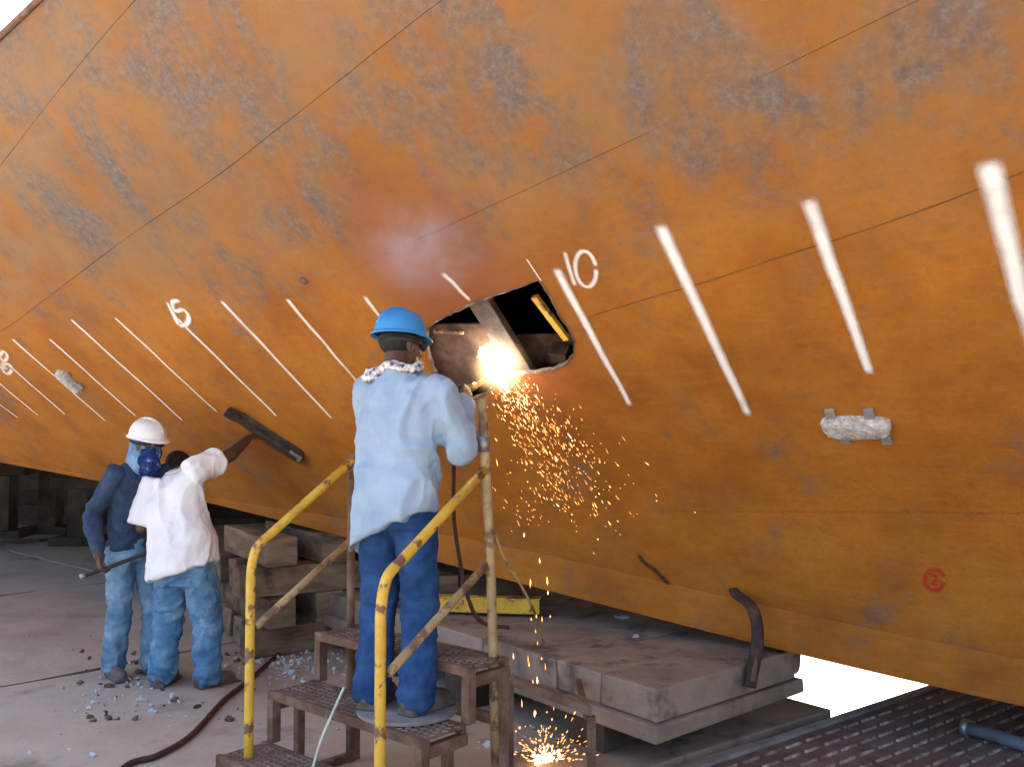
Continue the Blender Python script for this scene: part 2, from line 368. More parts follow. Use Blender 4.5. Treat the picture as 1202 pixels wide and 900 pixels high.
# CDT triangles are consistently wound
plate('hull_plate', rv, rf)
bm = bmesh.new(); ra = [bm.verts.new(HP(*h, .004)) for h in hp]; rb = [bm.verts.new(HP(*h, -.022)) for h in hp]
cc = Vector((hc[0], hc[1])); rc = [bm.verts.new(HP(*(Vector(h) + (Vector(h) - cc).normalized() * U_(.004, .011)), .003)) for h in hp]
for i in range(nh):
    j = (i + 1) % nh; bm.faces.new((ra[i], ra[j], rb[j], rb[i])); bm.faces.new((rc[i], rc[j], ra[j], ra[i]))
cut = put('cut_edge', bm, mat('flame_cut_edge', [(.35, (.06, .04, .035)), (.55, (.22, .17, .15)), (.68, (.55, .50, .46))], 9, .6, .4, 60), hull)
tag(cut, 'ragged bright edge of the square flame-cut hole')
# inside of the tank seen through the hole
def HB(name, s, z, n, hs, hz, hn, m, rot=0, bev=.002):
    """box sitting in the hull's own frame (s, z, outward n)"""
    c = HP(s, z, n); es = (HP(s + .05, z, n) - HP(s - .05, z, n)).normalized(); ez = (HP(s, z + .05, n) - HP(s, z - .05, n)).normalized(); en = ez.cross(es).normalized() * OUT
    if rot: es, ez = es * math.cos(rot) + ez * math.sin(rot), ez * math.cos(rot) - es * math.sin(rot)
    return newbox(name, c, es * hs, ez * hz, en * hn, m, hull, bev)
MT['scorch'] = mat('scorched_inner_steel', [(.3, (.035, .022, .02)), (.5, (.085, .05, .042)), (.7, (.15, .10, .085))], 9, .85, .5, 40)
MT['flange'] = mat('grey_purple_frame', [(.3, (.06, .048, .052)), (.7, (.15, .12, .125))], 14, .8, .5, 50)
HB('frame_web', .56, 2.15, -.08, .006, .5, .05, MT['rust'])
HB('frame_flange', .56, 2.15, -.03, .065, .5, .005, MT['flange'])
HB('inner_plate', .36, 1.93, -.20, .62, .145, .006, MT['scorch'], .05)
HB('inner_plate', .90, 2.04, -.05, .30, .24, .006, MT['scorch'], .06)
HB('inner_bar', .27, 2.15, -.11, .018, .15, .012, MT['yellow'], -.15)
HB('inner_bracket', .36, 1.97, -.14, .05, .035, .04, MT['drust'], .2)
HB('inner_bar', .86, 2.17, -.03, .09, .008, .008, MT['oldyellow'], .15)
HB('inner_bracket', .21, 2.37, -.07, .05, .015, .04, MT['rust'], .3)
# far side, deck, bottom and ends close the hull
bm = bmesh.new(); org = Vector((0, 0, 0)); UBF = lambda s: 6.2 + 4.5 * sst(2.5, 5.5, s); prevr = None  # unseen far side widened at the left to keep sun off the ground
for s in np.arange(S0, S1 + .01, .5):
    zb, zt = z_bot(s), z_top(s); e = HP(s, z_knu(s)); e = Vector((e.x, e.y, zb)) + Vector((T[0], T[1], 0)) * .045
    q = O + A * s + T * UBF(s); tp = HP(s, zt)
    r = [bm.verts.new(p) for p in (e, Vector((q[0], q[1], zb)), Vector((q[0] + .7 * T[0], q[1] + .7 * T[1], zt)), tp)]
    if prevr:
        for k in range(3): bm.faces.new((prevr[k], prevr[k + 1], r[k + 1], r[k]))
    prevr = r
put('bottom_and_deck_plating', bm, MT['rust'], hull)
for s in (S0, S1):
    bm = bmesh.new(); n = 24; a, b = z_bot(s), z_top(s)
    vs = [bm.verts.new(HP(s, a + (b - a) * k / n)) for k in range(n + 1)]; q = O + A * s + T * UBF(s)
    vs += [bm.verts.new((q[0], q[1], b)), bm.verts.new((q[0], q[1], a))]
    bm.faces.new(vs); put('end_bulkhead', bm, MT['rust'], hull)
# rubbing lip along the sheer
bm = bmesh.new(); tube(bm, [HP(s, z_top(s), .01) for s in np.arange(S0, S1 + .01, .25)], .016, 8); put('sheer_bar', bm, MT['rust'], hull, True)

# strips that follow the plate (spray paint, weld beads)
def strip(name, px, w, m, off=.004, taper=True, sz=None):
    SZ = sz or [hit(*p) for p in px]
    P = cat_rom([(a, b, 0) for a, b in SZ], 8) if len(SZ) > 1 else SZ
    bm = bmesh.new(); uvl = bm.loops.layers.uv.new('UVMap'); rows = []; L = 0
    for i, p in enumerate(P):
        c = HP(p.x, p.y, off); a = HP(P[max(i - 1, 0)].x, P[max(i - 1, 0)].y, off); b = HP(P[min(i + 1, len(P) - 1)].x, P[min(i + 1, len(P) - 1)].y, off)
        t = (b - a).normalized(); nn = (HP(p.x, p.y, .1) - HP(p.x, p.y)).normalized(); x = t.cross(nn).normalized()
        if i: L += (c - lastc).length
        lastc = c; ww = w * (1.25 - .45 * i / len(P)) if taper else w
        rows.append(([bm.verts.new(c + x * ww * k) for k in (-.5, 0, .5)], L))
    tot = L
    for (r0, l0), (r1, l1) in zip(rows, rows[1:]):
        for k in (0, 1):
            f = bm.faces.new((r0[k], r0[k + 1], r1[k + 1], r1[k]))
            for lp, uvv in zip(f.loops, ((k / 2, l0), (k / 2 + .5, l0), (k / 2 + .5, l1), (k / 2, l1))):
                lp[uvl].uv = (uvv[0], min(uvv[1], tot - uvv[1]) / w)
    return put(name, bm, m, hull)
def spray(name, col, a=1.0):
    m, nt, b = newmat(name); uv = _n(nt, 'ShaderNodeUVMap').outputs[0]; obj_ = _n(nt, 'ShaderNodeTexCoord').outputs['Object']
    sep = _n(nt, 'ShaderNodeSeparateXYZ'); nt.links.new(uv, sep.inputs[0])
    d = _math(nt, 'ABSOLUTE', _math(nt, 'SUBTRACT', sep.outputs[0], .5))
    nz = _math(nt, 'SUBTRACT', _noise(nt, obj_, 24, 5, .7), .5)
    e = _math(nt, 'SUBTRACT', 1.0, _smooth(nt, _math(nt, 'ADD', d, _math(nt, 'MULTIPLY', nz, .16)), .0, .46))
    e = _math(nt, 'MULTIPLY', _math(nt, 'POWER', e, .8), _smooth(nt, sep.outputs[1], .0, .7))
    e = _math(nt, 'MULTIPLY', e, _math(nt, 'ADD', _math(nt, 'MULTIPLY', _smooth(nt, _noise(nt, obj_, 6, 4, .6), .3, .6), .45), .75), True)
    nt.links.new(_math(nt, 'MULTIPLY', e, a, True), b.inputs['Alpha']); b.inputs['Base Color'].default_value = (*col, 1)
    b.inputs['Roughness'].default_value = .7; return m
MT['spraywhite'] = spray('white_spray_paint', (.90, .89, .88)); MT['spraythin'] = spray('thin_white_spray_paint', (.86, .80, .74), .85)
MT['sprayred'] = spray('red_spray_paint', (.50, .035, .01), .8)
MT['bead'] = spray('weld_bead_rust', (.17, .065, .02), .6)
MARKS = [((1158, 183), (1218, 425), .062, 0), ((947, 230), (1023, 440), .045, 0), ((773, 260), (880, 489), .046, 0), ((652, 312), (741, 477), .036, 0), ((519, 318), (553, 354), .036, 1),
         ((427, 346), (462, 390), .034, 1), ((336, 349), (421, 449), .034, 1), ((259, 351), (391, 492), .038, 1), ((203, 368), (326, 489), .034, 1), ((134, 371), (256, 484), .032, 1),
         ((82, 373), (216, 494), .036, 1), ((57, 396), (161, 489), .034, 1), ((13, 396), (126, 495), .036, 1), ((-8, 412), (78, 487), .036, 1), ((-24, 430), (46, 488), .036, 1), ((-40, 445), (23, 491), .036, 1)]
for a, b, w, thin in MARKS:
    (s0, z0), (s1, z1) = hit(*a), hit(*b)
    n = 6; sz = [(s0 + (s1 - s0) * k / n + U_(-.004, .004), z0 + (z1 - z0) * k / n) for k in range(n + 1)]
    strip('frame_mark', None, w * (1.2 if thin else 1.55), MT['spraythin'] if thin else MT['spraywhite'], sz=sz)
def ell(cx, cy, rx, ry, rot=0, a0=0, a1=360, n=18):
    out = []
    for k in range(n + 1):
        t = math.radians(a0 + (a1 - a0) * k / n); x, y = rx * math.cos(t), ry * math.sin(t); r = math.radians(rot)
        out.append((cx + x * math.cos(r) - y * math.sin(r), cy + x * math.sin(r) + y * math.cos(r)))
    return out
for nm, px, w, mm in (('painted_digit_one', [(663, 293), (668, 312), (676, 336)], .022, 'spraythin'), ('painted_digit_zero', ell(688, 315, 12, 21, -8), .022, 'spraythin'),
                  ('painted_digit_one', [(196, 352), (203, 366), (211, 383)], .034, 'spraywhite'), ('painted_digit_five', [(213, 352), (203, 354), (206, 364), (216, 363), (222, 371), (219, 380), (209, 382)], .034, 'spraywhite'),
                  ('painted_digit_two', [(-1, 419), (5, 412), (9, 418), (4, 426), (2, 432), (9, 430)], .034, 'spraythin'), ('painted_digit_zero', ell(9, 432, 5, 6), .034, 'spraythin'),
                  ('red_paint_ring', ell(1097, 680, 11, 12, 0, 0, 350), .022, 'sprayred'), ('red_paint_ring', [(1091, 675), (1098, 674), (1100, 680), (1094, 684), (1102, 686)], .014, 'sprayred')):
    strip(nm, px, w * 1.6, MT[mm], .005, False)
strip('weld_bead', [(690, 372), (760, 350), (830, 330), (920, 300), (1000, 275), (1100, 240), (1210, 198)], .012, MT['bead'], .003, False)
MT['bead2'] = spray('faint_weld_bead', (.24, .095, .02), .16)
strip('weld_bead', [(600, 590), (750, 598), (900, 600), (1050, 600), (1210, 602)], .022, MT['bead2'], .003, False)
strip('weld_bead', [(618, 303), (628, 318), (636, 330)], .014, MT['spraythin'], .003, False)
strip('rust_scar', [(748, 648), (757, 660), (768, 668), (788, 688)], .055, spray('dark_scar', (.07, .03, .015), .8), .003, False)
# zinc anodes bolted to the plating: rounded block with four lugs
def anode(px, py, L, H, dx, name_label):
    c = Vector(hit(px, py)); p0 = HP(*c); ex = (HP(*hit(px + dx[0], py + dx[1])) - HP(*hit(px - dx[0], py - dx[1]))).normalized()
    nn = (HP(c.x, c.y, .1) - p0).normalized(); ey = nn.cross(ex).normalized()
    root = thing('zinc_anode', name_label, 'anode', p0, 'zinc anodes on the hull')
    bm = bmesh.new(); n = 40; rings = []
    for (k, h) in ((1.0, .0), (1.0, .022), (.93, .04), (.80, .047)):
        rg = []
        for i in range(n):
            t = 2 * math.pi * i / n; ct, st = math.cos(t), math.sin(t)
            x = math.copysign(abs(ct) ** .55, ct) * L / 2 * (k if h > .03 else 1) * (1 + .03 * math.sin(5 * t)); y = math.copysign(abs(st) ** .6, st) * H / 2 * k * (1 + .05 * math.sin(3 * t + 1))
            rg.append(bm.verts.new(p0 + ex * x + ey * y + nn * (h + U_(-.002, .002))))
        rings.append(rg)
    for a, b in zip(rings, rings[1:]):
        for i in range(n): bm.faces.new((a[i], a[(i + 1) % n], b[(i + 1) % n], b[i]))
    bm.faces.new(rings[-1]); put('zinc_block', bm, MT['zinc'], root, True)
    for sx, sy in ((-.62, 1), (.5, 1), (-.45, -1), (.75, -1)):
        bm = bmesh.new(); box(bm, p0 + ex * L / 2 * sx + ey * (H / 2 + .018) * sy + nn * .012, ex * .022, ey * .034, nn * .010, .004, .002)
        put('lug', bm, MT['disc'], root)
anode(1005, 498, .30, .125, (20, 0), 'pale grey zinc anode below the short paint line on the right')
anode(82, 446, .24, .10, (18, 17), 'small grey zinc anode on the hull at the far left')
# dark doubler bracket the worker touches
def bracket():
    a, b = Vector(hit(272, 482)), Vector(hit(356, 538)); p0, p1 = HP(*a), HP(*b); ex = (p1 - p0); L = ex.length; ex.normalize()
    nn = (HP(*a, .1) - p0).normalized(); ey = nn.cross(ex).normalized()
    root = thing('hull_fitting', 'long dark burnt steel fitting on the hull under the white-shirted worker\'s hand', 'fitting', (p0 + p1) / 2)
    bm = bmesh.new(); n = 26; rings = []
    for k, h in ((1, -.005), (1, .008), (.85, .013)):
        rg = []
        for i in range(n):
            t = 2 * math.pi * i / n; ct, st = math.cos(t), math.sin(t)
            x = math.copysign(abs(ct) ** .5, ct) * L / 2; y = math.copysign(abs(st) ** .6, st) * .10 * k * (1 + .22 * math.sin(2.2 * t) + U_(-.05, .05))
            rg.append(bm.verts.new((p0 + p1) / 2 + ex * x * (1 if k == 1 else .95) + ey * y + nn * h))
        rings.append(rg)
    for q, w in zip(rings, rings[1:]):
        for i in range(n): bm.faces.new((q[i], q[(i + 1) % n], w[(i + 1) % n], w[i]))
    bm.faces.new(rings[-1]); put('doubler_plate', bm, MT['drust'], root)
    newbox('lug', p0 + ex * .02 + nn * .025, ex * .05, ey * .055, nn * .02, MT['drust'], root, .014, .012)
    newbox('ridge', (p0 + p1) / 2 + ex * .05 + nn * .018 - ey * .02, ex * L * .36, ey * .03, nn * .012, MT['drust'], root, .005)
    newbox('end_pad', p1 - ex * .06 + nn * .018, ex * .05, ey * .03, nn * .01, MT['disc'], root, .004)
bracket()
strip('scorch_stain', [(262, 476), (290, 494), (325, 520), (372, 548)], .30, spray('dark_scorch', (.05, .03, .02), .95), .004, False)
c = hit(357, 329); q = HP(*c); nn = HP(*c, 1) - q
bm = bmesh.new(); tube(bm, [q - nn * .01, q + nn * .012, q + nn * .018], [.024, .022, .012], 14); o = put('hull_stub', bm, MT['rust'], None, True, q)
tag(o, 'small round rusty stub on the hull above the paint lines', 'fitting')
# bent strap hanging from the bilge down to the block
P = [HP(*hit(862, 690), .0), HP(*hit(868, 695), .03), at_y(881, 710, 5.16), at_y(888, 730, 5.10), at_y(889, 755, 5.06), at_y(884, 785, 5.03), at_y(880, 806, 5.02)]
o = newtube('steel_strap', cat_rom(P, 5), .034, MT['drust'], None, 8, P[3], .45); tag(o, 'dark bent steel strap hanging from the hull edge over the concrete block', 'strap')
P = [HP(*hit(884, 752), .0), at_y(888, 770, 5.05), at_y(884, 800, 5.01)]
o = newtube('strap_wedge', P, .035, MT['rust'], None, 6, P[1], .5); tag(o, 'short rusty wedge beside the bent strap on the block end', 'wedge')
MT_ = MT
ZD = Vector((0, 0, 1))
# ------------------------------------------------------------------ ground, slabs, sunken yard
PE1, PN = Vector((.787, .617, 0)), Vector((-.617, .787, 0)); PG = Vector((.93, 4.68, 0))
def PP(e, n, z): v = PG + PE1 * e + PN * n; return Vector((v.x, v.y, z))
GZ = -.10
bm = bmesh.new(); xs = [-300, 1.35, 22, 300]; ys = [-300, .02, 12, 300]
for i in range(3):
    for j in range(3):
        if i == 1 and j == 1: continue
        bm.faces.new([bm.verts.new(PP(*q, GZ)) for q in ((xs[i], ys[j]), (xs[i + 1], ys[j]), (xs[i + 1], ys[j + 1]), (xs[i], ys[j + 1]))])
ground = put('ground', bm, MT['dirt']); tag(ground, 'brown-grey boatyard ground', None, None, 'structure')
bm = bmesh.new(); zf = -1.5
c4 = [(1.35, .02), (22, .02), (22, 12), (1.35, 12)]
bm.faces.new([bm.verts.new(PP(*q, zf)) for q in c4])
for k in range(4):
    a, b = c4[k], c4[(k + 1) % 4]; bm.faces.new([bm.verts.new(p) for p in (PP(*a, GZ), PP(*b, GZ), PP(*b, zf), PP(*a, zf))])
o = put('sunken_yard', bm, MT['pale']); tag(o, 'sunlit pale sand floor beyond the hull', None, None, 'structure')
SE1, SE2 = Vector((.68, .733, 0)).normalized(), Vector((-.733, .68, 0)).normalized()
def slab(e0, e1, n0, n1):
    bm = bmesh.new(); g = .026; nx, ny = max(2, int((e1 - e0) / .25)), max(2, int((n1 - n0) / .25)); V = {}
    for i in range(nx + 1):
        for j in range(ny + 1):
            e = e0 + g + (e1 - e0 - 2 * g) * i / nx; n = n0 + g + (n1 - n0 - 2 * g) * j / ny
            edge = i in (0, nx) or j in (0, ny); p = SE1 * e + SE2 * n
            if edge: p += SE1 * U_(-.013, .013) + SE2 * U_(-.013, .013)
            z = .006 * noise.noise(p * .8) - (.012 * rnd() if edge else 0)
            V[i, j] = bm.verts.new((p.x, p.y, z))
    for i in range(nx):
        for j in range(ny): bm.faces.new((V[i, j], V[i + 1, j], V[i + 1, j + 1], V[i, j + 1]))
    be = [e for e in bm.edges if e.is_boundary]; r = bmesh.ops.extrude_edge_only(bm, edges=be)
    for v in [x for x in r['geom'] if isinstance(x, bmesh.types.BMVert)]: v.co.z = GZ - .01
    bmesh.ops.recalc_face_normals(bm, faces=bm.faces[:])
    return put('concrete_slab', bm, MT['concrete'], ground)
NB = [-7.7, -4.1, -.5, 3.1, 6.7, 10.3, 14.6]; EB = [-9, -4.4, .2, 4.8]
for a, b in zip(NB, NB[1:]):
    for c, d in zip(EB, EB[1:]): slab(c, d, a, b)
for a, b in zip(NB[3:], NB[4:]): slab(4.8, 9.4, a, b) if a > 6 else None

tar = mat('dark_joint_dirt', [(.3, (.03, .025, .02)), (.7, (.09, .075, .06))], 9, .95, .4)
for n_ in NB[1:-1]: newbox('joint_filler', SE1 * -2.2 + SE2 * n_ + ZD * -.055, SE1 * 6.9, SE2 * .045, ZD * .04, tar, ground)
for e_ in EB[1:-1]: newbox('joint_filler', SE1 * e_ + SE2 * 3.4 + ZD * -.056, SE1 * .045, SE2 * 11.0, ZD * .039, tar, ground)
# ------------------------------------------------------------------ keel blocks under the hull
BD, WD, ZD = Vector((-.622, .783, 0)), Vector((.742, .670, 0)), Vector((0, 0, 1))
C0 = Vector((.70, 4.57, 0))
def bb(name, b0, b1, w0, w1, z0, z1, m, label=None, cat=None, group=None, bev=.012, jit=.006, parent=None):
    c = C0 + BD * (b0 + b1) / 2 + WD * (w0 + w1) / 2 + ZD * (z0 + z1) / 2
    bm = bmesh.new(); box(bm, c, BD * (b1 - b0) / 2, WD * (w1 - w0) / 2, ZD * (z1 - z0) / 2, bev, jit)
    o = put(name, bm, m, parent, base=None if parent else c - ZD * (z1 - z0) / 2)
    if label: tag(o, label, cat, group)
    return o
WHICH = ['nearest of the pale concrete keel blocks under the hull', 'second pale concrete keel block from the near corner', 'third concrete keel block from the near corner, behind the spark shower',
         'fourth concrete keel block, behind the stair rail', 'farthest concrete keel block of the row, behind the welder\'s legs']
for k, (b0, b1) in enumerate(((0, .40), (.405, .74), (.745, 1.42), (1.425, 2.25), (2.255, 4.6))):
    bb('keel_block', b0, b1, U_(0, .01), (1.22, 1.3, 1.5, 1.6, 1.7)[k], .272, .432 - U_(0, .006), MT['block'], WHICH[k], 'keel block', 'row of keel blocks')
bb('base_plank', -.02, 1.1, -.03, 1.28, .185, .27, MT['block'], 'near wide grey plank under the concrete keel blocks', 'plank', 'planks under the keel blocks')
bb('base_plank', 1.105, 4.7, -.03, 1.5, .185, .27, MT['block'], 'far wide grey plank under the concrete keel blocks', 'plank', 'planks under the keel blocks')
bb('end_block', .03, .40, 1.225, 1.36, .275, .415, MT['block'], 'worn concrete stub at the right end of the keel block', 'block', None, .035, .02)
bb('support_beam', .35, .62, -.02, 1.0, GZ - .02, .183, MT['dtimber'], 'dark timber bearer beneath the near plank', 'timber', 'dark bearers under the planks')
bb('support_beam', 1.5, 1.8, .0, 1.0, GZ - .02, .183, MT['dtimber'], 'middle dark timber bearer beneath the far plank', 'timber', 'dark bearers under the planks')
bb('support_beam', 2.4, 2.7, .0, 1.0, GZ - .02, .183, MT['dtimber'], 'rearmost dark timber bearer beneath the far plank', 'timber', 'dark bearers under the planks')
# concrete strip and the ribbed deck right of it
bm = bmesh.new(); box(bm, PP(.3, .42, -.03), PE1 * 1.02, PN * .28, ZD * .07, .012, .006); o = put('concrete_beam', bm, MT['block'], None, base=PP(.3, .42, -.13)); tag(o, 'low blue-grey concrete beam between the keel block and the ribbed deck', 'beam')
deck = thing('ribbed_deck', 'rusty brown ribbed steel deck plate in the lower right corner', 'deck', PP(1, -.8, GZ))
bm = bmesh.new(); box(bm, PP(1.8, -1.4, -.02), PE1 * 3.6, PN * 1.4, ZD * .04, .004); put('plate', bm, MT['deck'], deck)
bm = bmesh.new(); box(bm, PP(1.8, .03, -.03), PE1 * 3.6, PN * .028, ZD * .065, .008, .003); put('edge_kerb', bm, MT['disc'], deck)
def rib_mesh(L, w, h):
    bm = bmesh.new(); n = 40
    for k in range(n):
        x = -L + 2 * L * (k + .5) / n
        box(bm, (x, 0, 0), (L / n * .72, 0, 0), (0, w, 0), (0, 0, h))
    bmesh.ops.rotate(bm, verts=bm.verts[:], matrix=Matrix.Rotation(math.atan2(PE1.y, PE1.x), 3, 'Z'), cent=(0, 0, 0))
    me = bpy.data.meshes.new('rib'); bm.to_mesh(me); bm.free(); me.materials.append(MT['rib']); return me
rm = rib_mesh(3.55, .0055, .006)
for k in range(26):
    r = bpy.data.objects.new('rib', rm); COL.objects.link(r); r.parent = deck; r.location = PP(1.8 + U_(-.02, .02), -.08 - k * .10, .0255) - deck.location
P = [at_z(1131, 853, .07), at_z(1165, 862, .07), at_z(1250, 889, .07)]
o = thing('steel_pipe', 'short blue-grey pipe lying on the ribbed deck', 'pipe', P[1]); newtube('tube', P, .035, MT['pipe'], o, 12); newtube('flange', [P[0], P[0] + (P[1] - P[0]).normalized() * .03], .048, MT['steel'], o, 12)

# yellow channel and bits on the blocks
ych = thing('yellow_channel', 'chipped yellow steel channel lying on the keel blocks behind the stair rail', 'channel', at_z(590, 722, .45))
a, b = at_z(500, 712, .47), at_z(634, 716, .47); ex = (b - a).normalized(); ey = Vector((-ex.y, ex.x, 0)); L = (b - a).length / 2; c = (a + b) / 2
newbox('web', c + ZD * .03 - ey * .04, ex * L, ey * .006, ZD * .045, MT['yellow'], ych, .003)
newbox('top_flange', c + ZD * .078, ex * L, ey * .05, ZD * .005, MT['yellow'], ych, .003)
newbox('bottom_flange', c - ZD * .014, ex * L, ey * .05, ZD * .005, MT['yellow'], ych, .003)
newbox('end_stiffener', b + ZD * .032 - ex * .09, ex * .005, ey * .045, ZD * .04, MT['rust'], ych, .002)
# timber crib behind, baulk by baulk
BD, WD = Vector((-.541, .841, 0)), Vector((.841, .541, 0)); cc = Vector((-1.55, 7.75, 0)); k = 0
def baulk(c, dx, L, w, h, m, label, group, mat_jit=.012):
    dx = Vector(dx).normalized(); dy = Vector((-dx.y, dx.x, 0)); bm = bmesh.new(); box(bm, c + ZD * h / 2, dx * L / 2, dy * w / 2, ZD * h / 2, .014, mat_jit)
    return tag(put('timber_baulk', bm, m, None, base=c), label, 'timber', group)
LAY = ['at floor level', 'in layer two', 'in layer three', 'on top']
for lay in range(4):
    z = .002 + lay * .222
    if lay % 2 == 0:
        for q, wh in ((-.42, 'front'), (0, 'middle'), (.42, 'rear')): baulk(cc + WD * U_(-.04, .04) + BD * q + ZD * z, WD, 1.5 + U_(-.15, .15), .21, .216, MT['timber'], 'brown timber baulk, ' + wh + ' ' + LAY[lay] + ' of the crib behind the left rail', 'timber crib')
    else:
        for q, wh in ((-.55, 'leftmost'), (-.15, 'second from left'), (.25, 'third from left'), (.6, 'rightmost')): baulk(cc + WD * q + BD * U_(-.05, .05) + ZD * z, BD, 1.25 + U_(-.15, .15), .22, .216, MT['timber'], 'brown timber baulk, ' + wh + ' ' + LAY[lay] + ' of the crib behind the left rail', 'timber crib')
cc2 = Vector((-.62, 7.25, 0))
for lay in range(3):
    for q, wh in ((-.3, 'left'), (-.03, 'middle'), (.24, 'right')): baulk(cc2 + WD * (q + .05 * lay) + ZD * (.002 + lay * .215), BD, 1.15 + U_(-.1, .1), .255, .21, MT['timber'], 'brown timber baulk, ' + wh + ' one ' + LAY[lay] + ' of the low stack behind the welder', 'low timber stack')
for q, (px, py, ang, L) in enumerate(((360, 745, .5, .9), (330, 735, .9, .7), (400, 722, .2, .8), (440, 735, .7, .9))):
    p = at_z(px, py, .02); o = newtube('scrap_bar', [p - Vector((math.cos(ang), math.sin(ang), 0)) * L / 2, p + Vector((math.cos(ang), math.sin(ang), .15)) * L / 2], .018, MT['debris'], None, 7, p)
    tag(o, ('thin rusty scrap bar in the middle, before the timber crib', 'thin rusty scrap bar nearest the left stair post', 'thin rusty scrap bar against the crib', 'thin rusty scrap bar beside the welder\'s legs')[q], 'bar', 'scrap bars by the crib')
# timber shores and an added dark backdrop under the hull
backdrop = thing('timber_backdrop', 'added dark timber wall in the shade far under the hull', 'backdrop', (-8, 17.2, 0))  # added to hide the sunlit ground behind and keep the gap dark
for r_ in range(-1, 7):
    for q in range(6):
        newbox('plank', (-15.5 + q * 3.2 + U_(-.05, .05), 17.3 + U_(-.02, .02), .14 + r_ * .255), (1.65, 0, 0), (0, .06, 0), (0, 0, .1274), MT['dtimber'], backdrop, .01, .006)
for q in range(9): newbox('post', (-15.8 + q * 2.0, 17.12, .9), (.12, 0, 0), (0, .1, 0), (0, 0, .95), MT['dtimber'], backdrop, .01, .006)
for q, (px, y, h) in enumerate(((8, 14.5, .95), (62, 15.0, 1.0), (98, 13.6, .8), (215, 12.5, .95), (-40, 13.0, .9))):
    b = at_y(px, 500, y); o = thing('keel_post', ['dark timber shore post with cap at the left edge', 'tall dark timber shore post left of the navy-shirted worker', 'short dark timber post beside the navy-shirted worker', 'dark timber post behind the two workers', 'dark timber post outside on the far left'][q], 'post', (b.x, y, 0), 'timber shores under the hull')
    newbox('post', (b.x, y, h / 2), (.14, 0, 0), (0, .14, 0), (0, 0, h / 2), MT['dtimber'], o, .012, .008); newbox('cap', (b.x, y, h + .08), (.38, 0, 0), (0, .17, 0), (0, 0, .078), MT['dtimber'], o, .012, .008)
    newbox('footing', (b.x, y, .06), (.36, 0, 0), (0, .24, 0), (0, 0, .058), MT['dtimber'], o, .012, .008)

# ------------------------------------------------------------------ access steps with rails
SR, SF = Vector((.75, -.66, 0)).normalized(), Vector((.66, .75, 0)).normalized(); SO = Vector((-1.16, 4.505, 0))
def ST(l, f, z): v = SO + SR * l + SF * f; return Vector((v.x, v.y, z))
st = thing('access_steps', 'rusty steel access steps with chipped yellow pipe handrails', 'steps', ST(.5, 0, 0))
SW = 1.06
def tread(f0, z, l0=0.0, l1=SW):
    bm = bmesh.new(); d = .262
    # open grid tread: rim and cross bars
    mid = (l0 + l1) / 2; hl = (l1 - l0) / 2
    box(bm, ST(mid, f0 + .012, z - .02), SR * hl, SF * .012, ZD * .02, .003); box(bm, ST(mid, f0 + d - .012, z - .02), SR * hl, SF * .012, ZD * .02, .003)
    t = put('tread', bm, MT['rust'], st)
    bm = bmesh.new(); box(bm, ST(mid, f0 + d / 2, z - .012), SR * (hl - .003), SF * (d / 2 - .024), ZD * .004); put('tread_plate', bm, MT['rust'], t)
    bm = bmesh.new()
    for i in range(int((l1 - l0) / .036)):
        for j in range(6):
            p = ST(l0 + .02 + i * .036 + (.018 if j % 2 else 0), f0 + .04 + j * .036, z - .005); box(bm, p, (SR + SF) * .009, (SR - SF) * .0035, ZD * .003)
    o = put('tread_pattern', bm, MT['nub'], t); o['kind'] = 'stuff'
TR = [(-.27, .22), (.0, .45), (.27, .68)]
for f0, z in TR: tread(f0, z)
for l in (.02, SW - .02):
    for k, (f0, z) in enumerate(TR):   # stepped stringer: riser legs and flats
        newbox('riser', ST(l, f0 + .025, z - .125), SR * .022, SF * .024, ZD * .115, MT['rust'], st, .003)
        newbox('stringer_flat', ST(l, f0 + .155, z - .066), SR * .020, SF * .118, ZD * .025, MT['rust'], st, .003)
    newbox('leg', ST(l, .51, .31), SR * .022, SF * .022, ZD * .31, MT['rust'], st, .003)
    newbox('leg', ST(l, .17, .19), SR * .020, SF * .020, ZD * .19, MT['rust'], st, .003)
    newbox('ground_bar', ST(l, .12, .022), SR * .018, SF * .365, ZD * .02, MT['rust'], st, .003)
newbox('cross_brace', ST(SW / 2, .51, .40), SR * (SW / 2 - .045), SF * .012, ZD * .025, MT['rust'], st, .003)
# handrails: (front foot, bend, rear)
FR, FL = ST(1.085, -.31, 0), ST(.02, -.27, 0); FR = at_y(447, 700, FR.y); FL = at_y(294, 700, FL.y)
RR, RL = at_y(570, 550, 4.2), at_y(413, 541, 4.84)
def rail(front, rear, zb, label_post):
    def fz(z): return Vector((front.x, front.y, z))
    d = (rear - fz(zb)); b = zb
    P = [fz(0), fz(.4), fz(b - .16)] + cat_rom([fz(b - .12), fz(b - .05) + d * .015, fz(b - .0) + d * .06, fz(zb) + d * .16], 5) + [fz(zb) + d * .5, rear]
    newtube('top_rail', P, .0215, MT['yellow'], st, 14)
rail(FR, RR, 1.11, ''); rail(FL, RL, 1.13, '')
ra, rb_ = at_y(456, 790, FR.y + .01), at_y(571, 662, RR.y); newtube('mid_rail', [ra, rb_], .0185, MT['oldyellow'], st, 12)
ra, rb_ = at_y(301, 735, FL.y + .01), at_y(416, 630, RL.y); newtube('mid_rail', [ra, rb_], .0185, MT['oldyellow'], st, 12)
newtube('rear_post', [at_y(583, 925, 4.2), at_y(576, 660, 4.2), at_y(570, 550, 4.2), at_y(566, 468, 4.2)], .022, MT['oldyellow'], st, 12)
newtube('rear_post', [Vector((RL.x, RL.y, .0)), Vector((RL.x, RL.y, 1.55))], .020, MT['rust'], st, 12)
newtube('clamp', [at_y(568, 530, 4.2), at_y(567, 512, 4.2)], .029, MT['steel'], st, 12)
